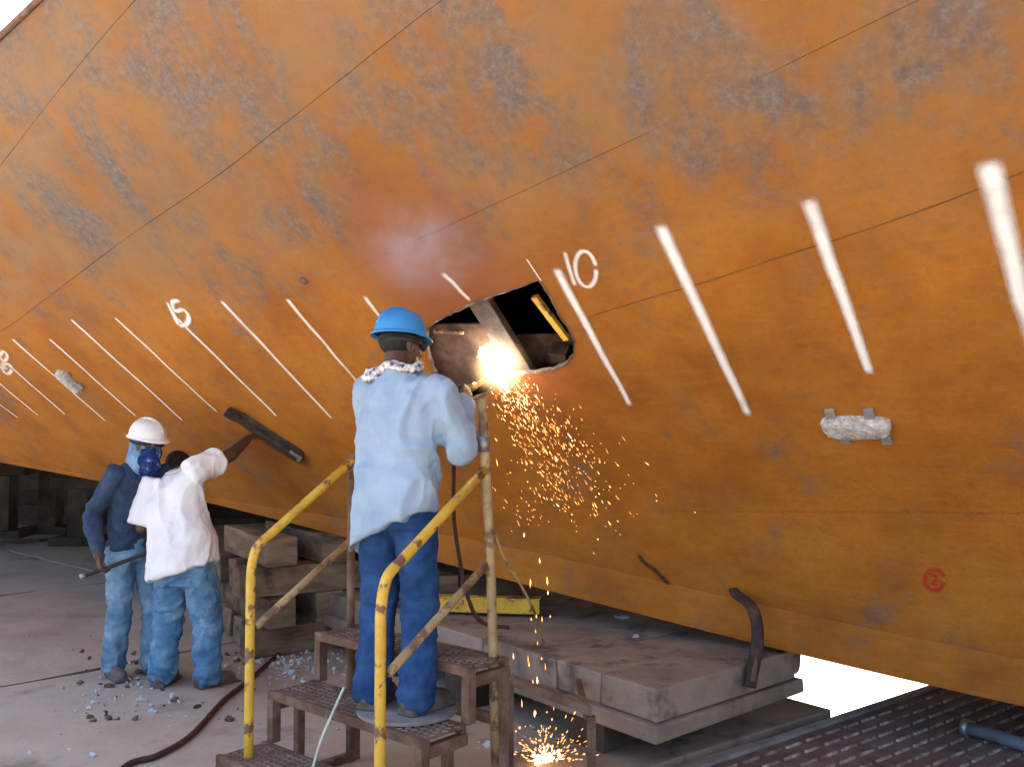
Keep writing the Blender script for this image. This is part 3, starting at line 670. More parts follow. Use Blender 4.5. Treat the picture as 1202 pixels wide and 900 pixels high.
for p in (FR, FL): newbox('foot_plate', (p.x, p.y, .006), (.06, 0, 0), (0, .06, 0), (0, 0, .005), MT['rust'], st, .002)
# round plate on the second tread
WP = Vector((-.51, 4.16, .45))
bm = bmesh.new(); tube(bm, [WP + Vector((.05, .02, .001)), WP + Vector((.05, .02, .016))], .22, 36); o = put('round_plate', bm, MT['disc'], None, False, WP + Vector((.05, .02, 0))); tag(o, 'round grey steel plate under the welder\'s boots', 'plate')
# rusty angle frame right of the steps
fr = thing('angle_frame', 'low rusty angle-iron frame between the steps and the keel block', 'frame', at_z(690, 925, 0))
a, b = at_y(598, 797, 4.35), at_y(694, 834, 4.42)
newbox('top_bar', (a + b) / 2, (b - a) / 2, Vector((0, .022, 0)), Vector((0, 0, .02)), MT['rust'], fr, .003)
for p in (b, a): newbox('leg', Vector((p.x, p.y, p.z / 2 - .01)), Vector((.02, 0, 0)), Vector((0, .02, 0)), Vector((0, 0, p.z / 2 - .012)), MT['rust'], fr, .003)
newbox('side_bar', Vector((b.x - .02, b.y + .28, b.z - .02)), Vector((.015, 0, 0)), Vector((0, .28, 0)), Vector((0, 0, .02)), MT['rust'], fr, .003)
# hoses, cord
o = newtube('hose', cat_rom([at_z(x, y, .018) for x, y in ((110, 935), (150, 897), (185, 886), (225, 862), (262, 822), (290, 800), (318, 775), (345, 752))], 8), .016, MT['hose'], None, 9, at_z(225, 862, 0)); tag(o, 'dark red rubber hose curving over the concrete behind the steps', 'hose')
o = newtube('hose', cat_rom([at_z(x, y, .016) for x, y in ((240, 925), (262, 893), (292, 884), (330, 888), (372, 905))], 8), .014, MT['pipe'], None, 9, at_z(262, 893, 0)); tag(o, 'blue hose at the foot of the steps', 'hose')
o = newtube('cord', cat_rom([at_y(404, 806, 4.12), at_y(391, 835, 4.05), at_y(377, 868, 3.98), at_y(366, 905, 3.92)], 6), .006, MT['rope'], None, 6, at_y(391, 835, 4.05)); tag(o, 'thin pale cord hanging over the steps', 'cord')
o = newtube('gas_hose', cat_rom([at_y(581, 628, 4.23), at_y(592, 655, 4.28), at_y(610, 684, 4.4), at_y(628, 720, 4.6), at_z(640, 760, .46)], 6), .007, MT['oldyellow'], None, 6, at_y(592, 655, 4.28)); tag(o, 'thin gas hose drooping from the rear rail post to the keel blocks', 'hose')
# rubble
bm = bmesh.new()
for _ in range(760):
    k = rnd()
    if k < .68: px, py = random.gauss(340, 36), random.gauss(776, 15)
    elif k < .84: px, py = random.gauss(165, 45), random.gauss(812, 18)
    elif k < .93: px, py = U_(0, 420), U_(740, 900)
    else: px, py = U_(560, 760), U_(850, 900)
    p = at_z(px, max(py, 715), 0); s_ = .004 + .016 * rnd() ** 3 + (.014 if rnd() < .14 else 0); lump(bm, p + ZD * s_ * .4, s_, (1, .8, .5), .25)
tag(put('rubble_chips', bm, MT['chip']), 'white chips and rubble scattered over the concrete', 'rubble', None, 'stuff')
bm = bmesh.new()
for _ in range(520):
    k = rnd()
    if k < .45: p = at_z(random.gauss(370, 60), random.gauss(735, 12), 0)
    elif k < .8: p = at_z(U_(560, 850), U_(845, 900), GZ)
    else: p = at_z(U_(90, 300), U_(740, 850), 0)
    s_ = .006 + .03 * rnd() ** 2; lump(bm, p + ZD * s_ * .3, s_, (1, .7, .45), .3)
tag(put('dark_debris', bm, MT['debris']), 'dark scrap and dirt lying round the cribs', 'debris', None, 'stuff')
for px, py, r, lab in ((730, 724, .045, 'larger white scrap on the keel block top'), (746, 747, .02, 'tiny white scrap near the block edge')):
    bm = bmesh.new(); lump(bm, at_z(px, py, .438), r, (1.3, .7, .22), .2, 2); tag(put('white_scrap', bm, MT['chip'], None, False, at_z(px, py, .432)), lab, 'scrap')
# ------------------------------------------------------------------ people
def remesh(bm, voxel, smooth=4, fac=.5):
    bmesh.ops.recalc_face_normals(bm, faces=bm.faces[:])
    me = bpy.data.meshes.new('tmp'); bm.to_mesh(me); bm.free(); o = bpy.data.objects.new('tmp', me); COL.objects.link(o)
    r = o.modifiers.new('r', 'REMESH'); r.mode = 'VOXEL'; r.voxel_size = voxel
    s = o.modifiers.new('s', 'SMOOTH'); s.iterations = smooth; s.factor = fac
    dg = bpy.context.evaluated_depsgraph_get(); dg.update()
    m2 = bpy.data.meshes.new_from_object(o.evaluated_get(dg)); b2 = bmesh.new(); b2.from_mesh(m2)
    bpy.data.objects.remove(o); bpy.data.meshes.remove(me); bpy.data.meshes.remove(m2); return b2
def ball(bm, c, x, y, z, sub=3):
    """ellipsoid with half axes given as vectors"""
    M = Matrix((( x[0], y[0], z[0], c[0]), (x[1], y[1], z[1], c[1]), (x[2], y[2], z[2], c[2]), (0, 0, 0, 1)))
    bmesh.ops.create_icosphere(bm, subdivisions=sub, radius=1, matrix=M)
def limb(bm, pts, rad, flat=1.0):
    P = [Vector(p) for p in pts]; tube(bm, P, list(rad), 16, flat)
    for p, r in zip(P, rad): bmesh.ops.create_icosphere(bm, subdivisions=2, radius=r * .995, matrix=Matrix.Translation(p))
def loft(bm, rings, n=28, e=.82):
    R = []
    for c, x, y in rings:
        c, x, y = Vector(c), Vector(x), Vector(y); rg = []
        for k in range(n):
            t = 2 * math.pi * k / n; ct, st_ = math.cos(t), math.sin(t)
            rg.append(bm.verts.new(c + x * math.copysign(abs(ct) ** e, ct) + y * math.copysign(abs(st_) ** e, st_)))
        R.append(rg)
    for a, b in zip(R, R[1:]):
        for k in range(n): bm.faces.new((a[k], a[(k + 1) % n], b[(k + 1) % n], b[k]))
    bm.faces.new(list(reversed(R[0]))); bm.faces.new(R[-1])
def wrinkle(bm, amp, fq, seed, ridge=True):
    bm.normal_update(); off = Vector((seed * 3.1, seed * 1.7, seed * 2.3)); fq = Vector(fq)
    for v in bm.verts:
        p = Vector((v.co.x * fq.x, v.co.y * fq.y, v.co.z * fq.z)) + off
        p2 = p + noise.noise_vector(p * .6) * .9
        a = noise.noise(p2)
        d = max(-.6, 1 - abs(a) * 4.2) if ridge else a
        d += .45 * noise.noise(p2 * 2.3)
        v.co += v.normal * amp * d
def hand(bm, wrist, fwd, pn, side, curl=(.5, .7, .6), spread=.06, thumb=.6):
    fwd = Vector(fwd).normalized(); pn = Vector(pn); pn = (pn - fwd * pn.dot(fwd)).normalized(); lat = fwd.cross(pn).normalized() * side
    w = Vector(wrist)
    ball(bm, w + fwd * .05, fwd * .055, lat * .042, pn * .017, 2); ball(bm, w + fwd * .075, fwd * .03, lat * .042, pn * .014, 2)
    for i, (L, r) in enumerate(((.074, .0088), (.082, .0092), (.076, .0088), (.060, .008))):
        q = (i - 1.5) / 1.5; p = w + fwd * (.092 - .006 * abs(q + .2)) - lat * q * .031; d = (fwd - lat * q * spread).normalized(); P = [p - d * .02, p]; ang = 0
        for seg, cu in zip((.45, .32, .25), curl):
            ang += cu; dd = d * math.cos(ang) + pn * math.sin(ang); p = p + dd * L * seg; P.append(p)
        limb(bm, P, [r * 1.05, r, r * .95, r * .9, r * .78])
    p = w + fwd * .025 + lat * .032; d1 = (fwd * .7 + lat * .65 + pn * .25).normalized(); d2 = (fwd * .9 + lat * .1 + pn * thumb).normalized()
    limb(bm, [p - lat * .012, p + d1 * .035, p + d1 * .035 + d2 * .032, p + d1 * .035 + d2 * .056], [.013, .0115, .0102, .0085])
def head(bm, c, f, u, neck):
    """cranium, jaw, nose, brows, ears and neck; c = centre of skull, f = facing, u = up"""
    f = Vector(f).normalized(); u = Vector(u); u = (u - f * u.dot(f)).normalized(); r = f.cross(u)
    ball(bm, c + u * .025, f * .098, r * .077, u * .09); ball(bm, c + f * .025 - u * .05, f * .065, r * .06, u * .07)
    ball(bm, c + f * .055 - u * .095, f * .032, r * .035, u * .022, 2)
    limb(bm, [c + f * .09 + u * .015, c + f * .108 - u * .028], [.008, .014]); ball(bm, c + f * .088 + u * .028, f * .014, r * .05, u * .012, 2)
    ball(bm, c + f * .090 - u * .068, f * .012, r * .026, u * .010, 2)
    for s in (-1, 1):
        ball(bm, c + r * s * .08 - f * .005 - u * .012, f * .02, r * .010, u * .034, 2); ball(bm, c + f * .06 - u * .025 + r * s * .042, f * .025, r * .02, u * .025, 2)
    limb(bm, [c - u * .055 - f * .02, Vector(neck)], [.056, .062]); return f, r, u
def hard_hat(root, c, f, r, u, m, band):
    f, r, u = f * .93, r * .95, u * .97
    """shell with crown ridge, brim longer at the front, chin band"""
    bm = bmesh.new(); n = 40; rings = []
    for t in (0, .12, .3, .5, .68, .82, .93, .985):
        k = math.cos(t * math.pi / 2) ** .72; h = math.sin(t * math.pi / 2) * .118
        rings.append([bm.verts.new(c + u * (h + (.006 if abs(math.sin(2 * math.pi * i / n)) < .22 else 0) * (t > .1)) + (f * math.cos(2 * math.pi * i / n) * .138 + r * math.sin(2 * math.pi * i / n) * .113) * k) for i in range(n)])
    for a, b in zip(rings, rings[1:]):
        for i in range(n): bm.faces.new((a[i], b[i], b[(i + 1) % n], a[(i + 1) % n]))
    bm.faces.new(rings[-1])
    sh = put('shell', bm, m, root, True)
    bm = bmesh.new(); rr = []
    for (k, dz) in ((.985, .004), (1.0, .001), (1.10, -.008), (1.115, -.014), (1.10, -.017), (.985, -.008)):
        rg = []
        for i in range(n):
            a = 2 * math.pi * i / n; ex = 1 + (.16 * max(0, math.cos(a)) ** 2 if k > 1.05 else 0)
            rg.append(bm.verts.new(c + u * (dz - (.012 * max(0, math.cos(a)) if k > 1.05 else 0)) + (f * math.cos(a) * .138 + r * math.sin(a) * .113) * k * ex))
        rr.append(rg)
    for a, b in zip(rr, rr[1:] + rr[:1]):
        for i in range(n): bm.faces.new((a[i], b[i], b[(i + 1) % n], a[(i + 1) % n]))
    put('brim', bm, m, root, True)
    newtube('crown_ridge', [c + f * .138 * math.cos(math.radians(a)) + u * (.121 * math.sin(math.radians(a)) + .003) for a in range(15, 170, 8)], .009, m, root, 8)
    bm = bmesh.new(); P = [c - u * .022 + f * math.cos(a) * .105 + r * math.sin(a) * .084 for a in np.linspace(0, 2 * math.pi, 33)]; tube(bm, P, .011, 8, .5); put('head_band', bm, band, root, True)
class Frame:
    def __init__(s, loc, f): s.o = Vector(loc); s.f = Vector((f[0], f[1], 0)).normalized(); s.r = Vector((s.f.y, -s.f.x, 0))
    def __call__(s, x, y, z): return s.o + s.r * x + s.f * y + Vector((0, 0, z))
    def d(s, x, y, z): return s.r * x + s.f * y + Vector((0, 0, z))
def boot(bm, ankle, f, L=.27):
    a = Vector(ankle); f = Vector(f).normalized(); a0 = Vector((a.x, a.y, a.z)); r = Vector((f.y, -f.x, 0)); zg = a0.z - .085
    limb(bm, [a0 + ZD * .07, a0 - ZD * .01], [.05, .05]); ball(bm, Vector((a0.x, a0.y, zg + .045)) - f * .02, f * .075, r * .046, ZD * .047)
    ball(bm, Vector((a0.x, a0.y, zg + .04)) + f * .10, f * .095, r * .05, ZD * .042); limb(bm, [Vector((a0.x, a0.y, zg + .055)), Vector((a0.x, a0.y, zg + .045)) + f * .1], [.045, .042])
    box(bm, Vector((a0.x, a0.y, zg + .012)) + f * .055, f * L / 2, r * .047, ZD * .0125)
def boots(root, Q, ank, dirs):
    for a, d in zip(ank, dirs):
        bm = bmesh.new(); boot(bm, Q(*a), Q.d(*d)); put('boot', remesh(bm, .007, 3), MT['boot'], root, True)
def trousers(root, Q, waist, hips, knees, ankles, m, rad=(.098, .078, .072), seed=1, amp=.010, wx=.17, wy=.12, drop=0):
    bm = bmesh.new(); w = Vector(waist); hc_ = (Vector(hips[0]) + Vector(hips[1])) / 2
    loft(bm, [(Q(*(w + Vector((0, 0, .04)))), Q.d(wx * .95, 0, 0), Q.d(0, wy * .95, 0)), (Q(*w), Q.d(wx, 0, 0), Q.d(0, wy, 0)), (Q(*(hc_ + Vector((0, -.01, 0)))), Q.d(wx * 1.1, 0, 0), Q.d(0, wy * 1.12, 0)),
               (Q(*(hc_ + Vector((0, 0, -.07 - drop)))), Q.d(wx * 1.06, 0, 0), Q.d(0, wy * 1.0, 0))])
    for h, k, a in zip(hips, knees, ankles):
        h, k, a = Vector(h), Vector(k), Vector(a); e = a + (a - k).normalized() * .015
        limb(bm, [Q(*h), Q(*h.lerp(k, .5)), Q(*k), Q(*k.lerp(a, .45)), Q(*a.lerp(k, .12)), Q(*e)], [rad[0], (rad[0] + rad[1]) / 2, rad[1], rad[1] * .97, rad[2], rad[2] * 1.04])
    bm = remesh(bm, .009, 5); wrinkle(bm, amp, (6, 6, 9), seed); wrinkle(bm, amp * .35, (14, 14, 26), seed + 3)
    return put('trousers', bm, m, root, True)

# --- the welder on the steps
Q = Frame(WP + Vector((0, 0, .017)), (.45, .89))
w1 = thing('person', 'welder in blue hard hat, pale denim shirt and dark jeans cutting on the steps', 'person', Q.o)
SHR, ELR, WRR = (.185, .03, 1.395), (.262, .10, 1.135), (.105, .40, 1.365)
SHL, ELL, WLL = (-.185, .04, 1.395), (-.255, .20, 1.15), (-.05, .44, 1.36)
bm = bmesh.new(); hcW = Q(-.05, .10, 1.60)
hf, hr, hu = head(bm, hcW, Q.d(.35, .92, -.10), Q.d(-.06, .10, 1), Q(-.015, .03, 1.44))
loft(bm, [(Q(0, 0, .95), Q.d(.13, 0, 0), Q.d(0, .08, 0)), (Q(0, .02, 1.2), Q.d(.14, 0, 0), Q.d(0, .085, 0)), (Q(0, .03, 1.40), Q.d(.15, 0, 0), Q.d(0, .075, 0))])
for S_, E_, W_ in ((SHR, ELR, WRR), (SHL, ELL, WLL)): limb(bm, [Q(*S_), Q(*E_), Q(*W_)], [.05, .042, .029])
hand(bm, Q(*WRR), Q.d(-.15, .8, .45), Q.d(-.85, .1, -.3), -1, (.9, 1.0, .7)); hand(bm, Q(*WLL), Q.d(.25, .8, .4), Q.d(.8, .1, -.4), 1, (.9, 1.0, .7))
for s in (-1, 1): limb(bm, [Q(.1 * s, 0, .9), Q(.11 * s, .02, .48), Q(.12 * s, -.02, .1)], [.07, .05, .04])
body = put('body', remesh(bm, .006, 3), MT['skin'], w1, True); tag(body, 'brown skin of face, neck and hands')
trousers(w1, Q, (0, 0, .94), ((-.092, 0, .86), (.092, 0, .86)), ((-.105, .03, .47), (.105, .035, .47)), ((-.11, -.02, .09), (.115, -.01, .09)), MT['jeans'], (.098, .083, .083), 2, .006, .165, .118)
boots(w1, Q, ((-.11, -.01, .085), (.115, .0, .085)), ((-.15, 1, 0), (.25, 1, 0)))
bm = bmesh.new()
loft(bm, [(Q(-.01, -.01, .80), Q.d(.208, 0, .075), Q.d(0, .165, .01)), (Q(-.005, -.01, .93), Q.d(.202, 0, .02), Q.d(0, .158, 0)), (Q(0, .01, 1.08), Q.d(.185, 0, 0), Q.d(0, .13, 0)), (Q(0, .02, 1.24), Q.d(.197, 0, 0), Q.d(0, .135, 0)),
          (Q(0, .025, 1.36), Q.d(.195, 0, 0), Q.d(0, .12, 0)), (Q(0, .03, 1.43), Q.d(.155, 0, 0), Q.d(0, .095, 0)), (Q(0, .035, 1.475), Q.d(.085, 0, 0), Q.d(0, .075, 0))])
for S_, E_, W_ in ((SHR, ELR, WRR), (SHL, ELL, WLL)):
    a, b, c = Vector(S_), Vector(E_), Vector(W_); limb(bm, [Q(*a), Q(*a.lerp(b, .5)), Q(*b), Q(*b.lerp(c, .5)), Q(*b.lerp(c, .93))], [.078, .074, .070, .058, .050])
limb(bm, [Q(-.07, .0, 1.48), Q(0, -.03, 1.485), Q(.07, .0, 1.48)], [.022, .024, .022])
bm = remesh(bm, .008, 14, .6); wrinkle(bm, .014, (5.5, 5.5, 3.0), 5); wrinkle(bm, .004, (11, 11, 8), 8)
for v in bm.verts:   # loose tail at the back left, lifted at the right hip
    l = v.co - Q.o; x, z = l.dot(Q.r), l.z
    if z < .98: v.co.z -= (.98 - z) * .22 * max(0, -x) / .2
put('denim_shirt', bm, MT['denimshirt'], w1, True)
bm = bmesh.new(); P = [Q(.085 * math.cos(a), .03 + .078 * math.sin(a), 1.492 + .012 * math.sin(3 * a)) for a in np.linspace(0, 2 * math.pi, 25)]; tube(bm, P, .021, 10)
for k in range(5): lump(bm, Q(-.10 + U_(-.03, .03), -.045 + U_(-.02, .02), 1.475 + U_(-.03, .03)), .03, (1, .7, .8), .2, 2)
bm = remesh(bm, .007, 2); wrinkle(bm, .004, (22, 22, 22), 9); put('scarf', bm, MT['scarf'], w1, True)
bm = bmesh.new(); ball(bm, hcW + hu * .02 - hf * .022, hf * .085, hr * .083, hu * .075); put('hair', remesh(bm, .007, 2), MT['hair'], w1, True)
hat1 = thing('hard_hat', 'blue hard hat worn by the welder', 'hard hat', hcW + hu * .05); hard_hat(hat1, hcW + hu * .052 - hf * .004, hf, hr, hu, MT['bluehat'], MT['blackrub'])
bm = bmesh.new(); P = [hcW + hu * .012 + hf * math.cos(a) * .102 + hr * math.sin(a) * .088 for a in np.linspace(-2.9, 2.9, 30)]; tube(bm, P, .010, 8, .5)
o = put('goggle_strap', bm, MT['blackrub'], w1, True)
bm = bmesh.new()
for s in (-1, 1): ball(bm, hcW + hu * .008 + hf * .10 + hr * s * .034, hf * .024, hr * .03, hu * .026, 2)
put('goggles', remesh(bm, .006, 2), MT['blackrub'], w1, True)
# patch pocket of the jeans, belt
# cutting torch held in the right hand
tipc = HP(*hit(592, 428), .035); grip = Q(*WRR) + Q.d(-.15, .8, .45).normalized() * .085 + Q.d(-.85, .1, -.3).normalized() * .02
ax = (tipc - grip).normalized()
tor = thing('cutting_torch', 'brass cutting torch in the welder\'s hands, flaring at the hull', 'torch', grip)
newtube('handle', [grip - ax * .14, grip + ax * .05], .015, MT['brass'], tor, 12); newtube('valve_body', [grip + ax * .05, grip + ax * .10], .02, MT['brass'], tor, 10)
for k in (-1, 0, 1): newtube('gas_tube', [grip + ax * .09 + hu * .012 * k + hr * .008 * abs(k), tipc - ax * .10 + hu * .008 * k], .0055, MT['brass'], tor, 8)
newtube('tip', [tipc - ax * .11, tipc - ax * .06, tipc - ax * .02], [.017, .012, .006], MT['brass'], tor, 12)
o = newtube('torch_hose', cat_rom([grip - ax * .13, grip - ax * .22 - ZD * .06, Q(.10, .32, 1.1), Q(.10, .34, .75), Q(.16, .42, .35), Q(.25, .6, .26)], 8), .010, MT['hose'], None, 8, Q(.16, .42, .35)); tag(o, 'dark hose hanging from the torch in front of the welder', 'hose')

# --- the worker in the white T-shirt
Q = Frame((-2.14, 6.2, .004), (.2, .98))
w2 = thing('person', 'worker in white T-shirt and faded jeans leaning to touch the hull', 'person', Q.o)
SHR, ELR, WRR = (.035, .10, 1.41), (.15, .30, 1.50), (.175, .48, 1.60)
SHL, ELL, WLL = (-.31, .10, 1.285), (-.355, .05, 1.02), (-.24, .26, .97)
hcB = Q(-.265, .34, 1.405); bm = bmesh.new()
f2, r2, u2 = head(bm, hcB, Q.d(.25, .85, -.45), Q.d(-.25, .5, 1), Q(-.18, .20, 1.33))
loft(bm, [(Q(-.03, 0, .9), Q.d(.12, 0, 0), Q.d(0, .08, 0)), (Q(-.08, .06, 1.15), Q.d(.13, 0, .02), Q.d(0, .08, 0)), (Q(-.13, .12, 1.33), Q.d(.14, 0, .05), Q.d(0, .07, 0))])
for S_, E_, W_ in ((SHR, ELR, WRR), (SHL, ELL, WLL)): limb(bm, [Q(*S_), Q(*E_), Q(*W_)], [.055, .046, .031])
hand(bm, Q(*WRR), Q.d(.25, .7, .35), Q.d(.1, .6, -.75), 1, (.15, .25, .2), .25, .2); hand(bm, Q(*WLL), Q.d(.3, .8, .1), Q.d(.7, .1, -.2), 1, (.8, .9, .6))
for a, b, c in (((-.12, 0, .82), (-.13, .03, .46), (-.15, 0, .1)), ((.08, 0, .82), (.13, .05, .46), (.15, .03, .1))): limb(bm, [Q(*a), Q(*b), Q(*c)], [.07, .05, .04])
put('body', remesh(bm, .006, 3), MT['skin'], w2, True)
bm = bmesh.new(); ball(bm, hcB + u2 * .032 - f2 * .012, f2 * .098, r2 * .082, u2 * .088); put('hair', remesh(bm, .007, 2), MT['hair'], w2, True)
trousers(w2, Q, (-.03, 0, .90), ((-.115, 0, .80), (.07, 0, .80)), ((-.135, .03, .44), (.13, .05, .44)), ((-.155, -.01, .10), (.155, .02, .10)), MT['fadejeans'], (.115, .095, .088), 11, .010, .165, .125, .07)
boots(w2, Q, ((-.155, .0, .085), (.155, .03, .085)), ((-.1, 1, 0), (.6, 1, 0)))
bm = bmesh.new()
loft(bm, [(Q(-.02, -.01, .745), Q.d(.225, 0, .07), Q.d(0, .178, 0)), (Q(-.03, 0, .92), Q.d(.215, 0, .04), Q.d(0, .168, .01)), (Q(-.09, .03, 1.10), Q.d(.19, 0, .03), Q.d(0, .13, .02)), (Q(-.14, .07, 1.24), Q.d(.205, 0, .05), Q.d(0, .125, .03)),
          (Q(-.15, .10, 1.33), Q.d(.185, 0, .09), Q.d(0, .105, .03)), (Q(-.155, .14, 1.385), Q.d(.12, 0, .06), Q.d(0, .08, .03)), (Q(-.165, .18, 1.40), Q.d(.075, 0, .01), Q.d(0, .065, .03))])
a, b = Vector(SHR), Vector(ELR); tube(bm, [Q(*a.lerp(b, -.35)), Q(*a), Q(*a.lerp(b, .3)), Q(*a.lerp(b, .62))], [.09, .092, .088, .092], 18)
a, b = Vector(SHL), Vector(ELL); tube(bm, [Q(*a.lerp(b, -.2)), Q(*a), Q(*a.lerp(b, .5)), Q(*a.lerp(b, .95))], [.085, .09, .092, .10], 18)
bm = remesh(bm, .008, 14, .6); wrinkle(bm, .011, (6, 6, 3.0), 15); wrinkle(bm, .003, (11, 11, 7), 18); put('t_shirt', bm, MT['tee'], w2, True)

# --- the worker in navy with the white hard hat
Q = Frame((-2.60, 6.47, .004), (.78, -.62))
w3 = thing('person', 'masked worker in navy shirt and white hard hat holding a rod', 'person', Q.o)
SHR, ELR, WRR = (.185, .08, 1.37), (.285, -.02, 1.10), (.275, .06, .84)
SHL, ELL, WLL = (-.17, .12, 1.37), (-.22, .18, 1.10), (-.10, .36, 1.0)
hcN = Q(.01, .17, 1.575); bm = bmesh.new()
f3, r3, u3 = head(bm, hcN, Q.d(-.35, .9, -.15), Q.d(0, .2, 1), Q(0, .09, 1.44))
loft(bm, [(Q(0, 0, .95), Q.d(.12, 0, 0), Q.d(0, .08, 0)), (Q(0, .04, 1.2), Q.d(.13, 0, 0), Q.d(0, .08, 0)), (Q(0, .08, 1.38), Q.d(.14, 0, 0), Q.d(0, .07, 0))])
for S_, E_, W_ in ((SHR, ELR, WRR), (SHL, ELL, WLL)): limb(bm, [Q(*S_), Q(*E_), Q(*W_)], [.05, .042, .030])
hand(bm, Q(*WRR), Q.d(-.05, .25, -.95), Q.d(-.9, .3, 0), -1, (.95, 1.0, .7)); hand(bm, Q(*WLL), Q.d(.5, .8, -.1), Q.d(.5, -.1, -.8), 1, (.9, 1.0, .7))
for a, b, c in (((-.09, 0, .86), (-.11, .10, .46), (-.12, .08, .1)), ((.09, 0, .86), (.09, .0, .46), (.09, -.06, .1))): limb(bm, [Q(*a), Q(*b), Q(*c)], [.07, .05, .04])
put('body', remesh(bm, .006, 3), MT['skin'], w3, True)
trousers(w3, Q, (0, 0, .93), ((-.088, 0, .85), (.088, 0, .85)), ((-.11, .09, .46), (.09, .01, .46)), ((-.12, .07, .10), (.09, -.06, .10)), MT['fadejeans2'], (.095, .08, .078), 21, .008, .155, .115)
boots(w3, Q, ((-.12, .08, .085), (.09, -.05, .085)), ((-.15, 1, 0), (.25, 1, 0)))
bm = bmesh.new()
loft(bm, [(Q(0, 0, .86), Q.d(.17, 0, 0), Q.d(0, .125, 0)), (Q(0, .01, 1.0), Q.d(.168, 0, 0), Q.d(0, .125, 0)), (Q(0, .04, 1.2), Q.d(.185, 0, 0), Q.d(0, .13, 0)), (Q(0, .07, 1.34), Q.d(.185, 0, 0), Q.d(0, .115, 0)), (Q(0, .085, 1.42), Q.d(.14, 0, 0), Q.d(0, .085, 0)), (Q(0, .09, 1.465), Q.d(.08, 0, 0), Q.d(0, .07, 0))])
for S_, E_, W_ in ((SHR, ELR, WRR), (SHL, ELL, WLL)):
    a, b, c = Vector(S_), Vector(E_), Vector(W_); limb(bm, [Q(*a), Q(*a.lerp(b, .5)), Q(*b), Q(*b.lerp(c, .5)), Q(*b.lerp(c, .85))], [.072, .066, .060, .052, .047])
bm = remesh(bm, .008, 12, .6); wrinkle(bm, .009, (6, 6, 6), 25); wrinkle(bm, .003, (14, 14, 12), 28); put('navy_shirt', bm, MT['navy'], w3, True)
bm = bmesh.new(); ball(bm, hcN + f3 * .028 - u3 * .055, f3 * .083, r3 * .078, u3 * .075); limb(bm, [hcN - u3 * .06 + f3 * .0, hcN - u3 * .15 + f3 * .02], [.078, .088])
bm = remesh(bm, .007, 3); wrinkle(bm, .004, (20, 20, 20), 31); put('bandana', bm, MT['band'], w3, True)
bm = bmesh.new(); ball(bm, hcN - f3 * .022 - u3 * .005, f3 * .088, r3 * .089, u3 * .085); limb(bm, [hcN - u3 * .05 - f3 * .03, hcN - u3 * .15 - f3 * .03], [.085, .098])
bm = remesh(bm, .007, 3); wrinkle(bm, .005, (16, 16, 14), 33); put('hood', bm, MT['hood'], w3, True)
bm = bmesh.new()
for s in (-1, 1): ball(bm, hcN + u3 * .010 + f3 * .088 + r3 * s * .036, f3 * .022, r3 * .032, u3 * .026, 2)
put('goggles', remesh(bm, .006, 2), mat('dark_goggle_lens', [(.3, (.02, .02, .06)), (.7, (.05, .04, .10))], 8, .15, 0, spec=.6), w3, True)
bm = bmesh.new(); P = [hcN + u3 * .012 + f3 * math.cos(a) * .112 + r3 * math.sin(a) * .095 for a in np.linspace(-2.9, 2.9, 30)]; tube(bm, P, .010, 8, .5); put('goggle_strap', bm, MT['blackrub'], w3, True)
hat3 = thing('hard_hat', 'white hard hat worn by the masked worker in navy', 'hard hat', hcN + u3 * .05); hard_hat(hat3, hcN + u3 * .055 - f3 * .002, f3, r3, u3, MT['whitehat'], MT['blackrub'])
g0 = Q(*WRR) + Q.d(-.05, .25, -.95).normalized() * .085 + Q.d(-.9, .3, 0).normalized() * .022
P = [g0 + Vector((-.10, -.05, -.035)), g0, g0 + Vector((.36, .0, .13))]
o = thing('steel_rod', 'thin steel bar with a bright end in the masked worker\'s hand', 'rod', g0); newtube('shaft', P, .013, MT['drust'], o, 9); newtube('bright_end', [P[0] - (P[1] - P[0]).normalized() * .035, P[0]], .021, MT['steel'], o, 10)

# ------------------------------------------------------------------ cutting flame, sparks, smoke
FP = HP(*hit(583, 428), .03)
fl = thing('cutting_flame', 'white-hot glare where the torch cuts the hull', 'flame', FP)
P = [HP(*hit(566, 402), .02), HP(*hit(575, 414), .035), HP(*hit(586, 428), .05), HP(*hit(594, 440), .05), HP(*hit(602, 452), .06)]
bm = bmesh.new(); PC = cat_rom(P, 4)
for k in range(90):
    t = .12 + .88 * rnd(); q = PC[int(t * (len(PC) - 1))]; w_ = .003 + .026 * math.sin(math.pi * t ** .8)
    lump(bm, q + Vector((U_(-1, 1), U_(-1, .3), U_(-1, 1))) * w_, U_(.003, .003 + w_ * .55), (.8, .6, 1.7), .4)
put('flame_core', bm, MT['flame'], fl)
def spark(bm, p, d, L, r):
    d = d.normalized(); x = d.orthogonal().normalized(); y = d.cross(x); a = bm.verts.new(p - d * L / 2); b = bm.verts.new(p + d * L / 2)
    m_ = [bm.verts.new(p + d * L * .15 + (x * math.cos(t) + y * math.sin(t)) * r) for t in (0, 2.1, 4.2)]
    for k in range(3): bm.faces.new((a, m_[k], m_[(k + 1) % 3])); bm.faces.new((b, m_[(k + 1) % 3], m_[k]))
b1, b2 = bmesh.new(), bmesh.new()
for k in range(900):
    t = rnd() ** 1.35; sp = 14 + 78 * t
    px = 588 + 104 * t + random.gauss(0, 1) * sp * .46 - 6; py = 432 + 160 * t + random.gauss(0, 1) * sp * .28
    y = FP.y - .05 - .35 * t * rnd() - .05 * rnd(); p = at_y(px, py, y)
    v = Vector((.62 + U_(-.4, .4), -.15, -1 + U_(-.3, .3))); big = rnd()
    spark(b2 if (t < .35 and rnd() < .6) or rnd() < .08 else b1, p, v, .009 + .032 * big ** 3, .0011 + .0036 * rnd() ** 4)
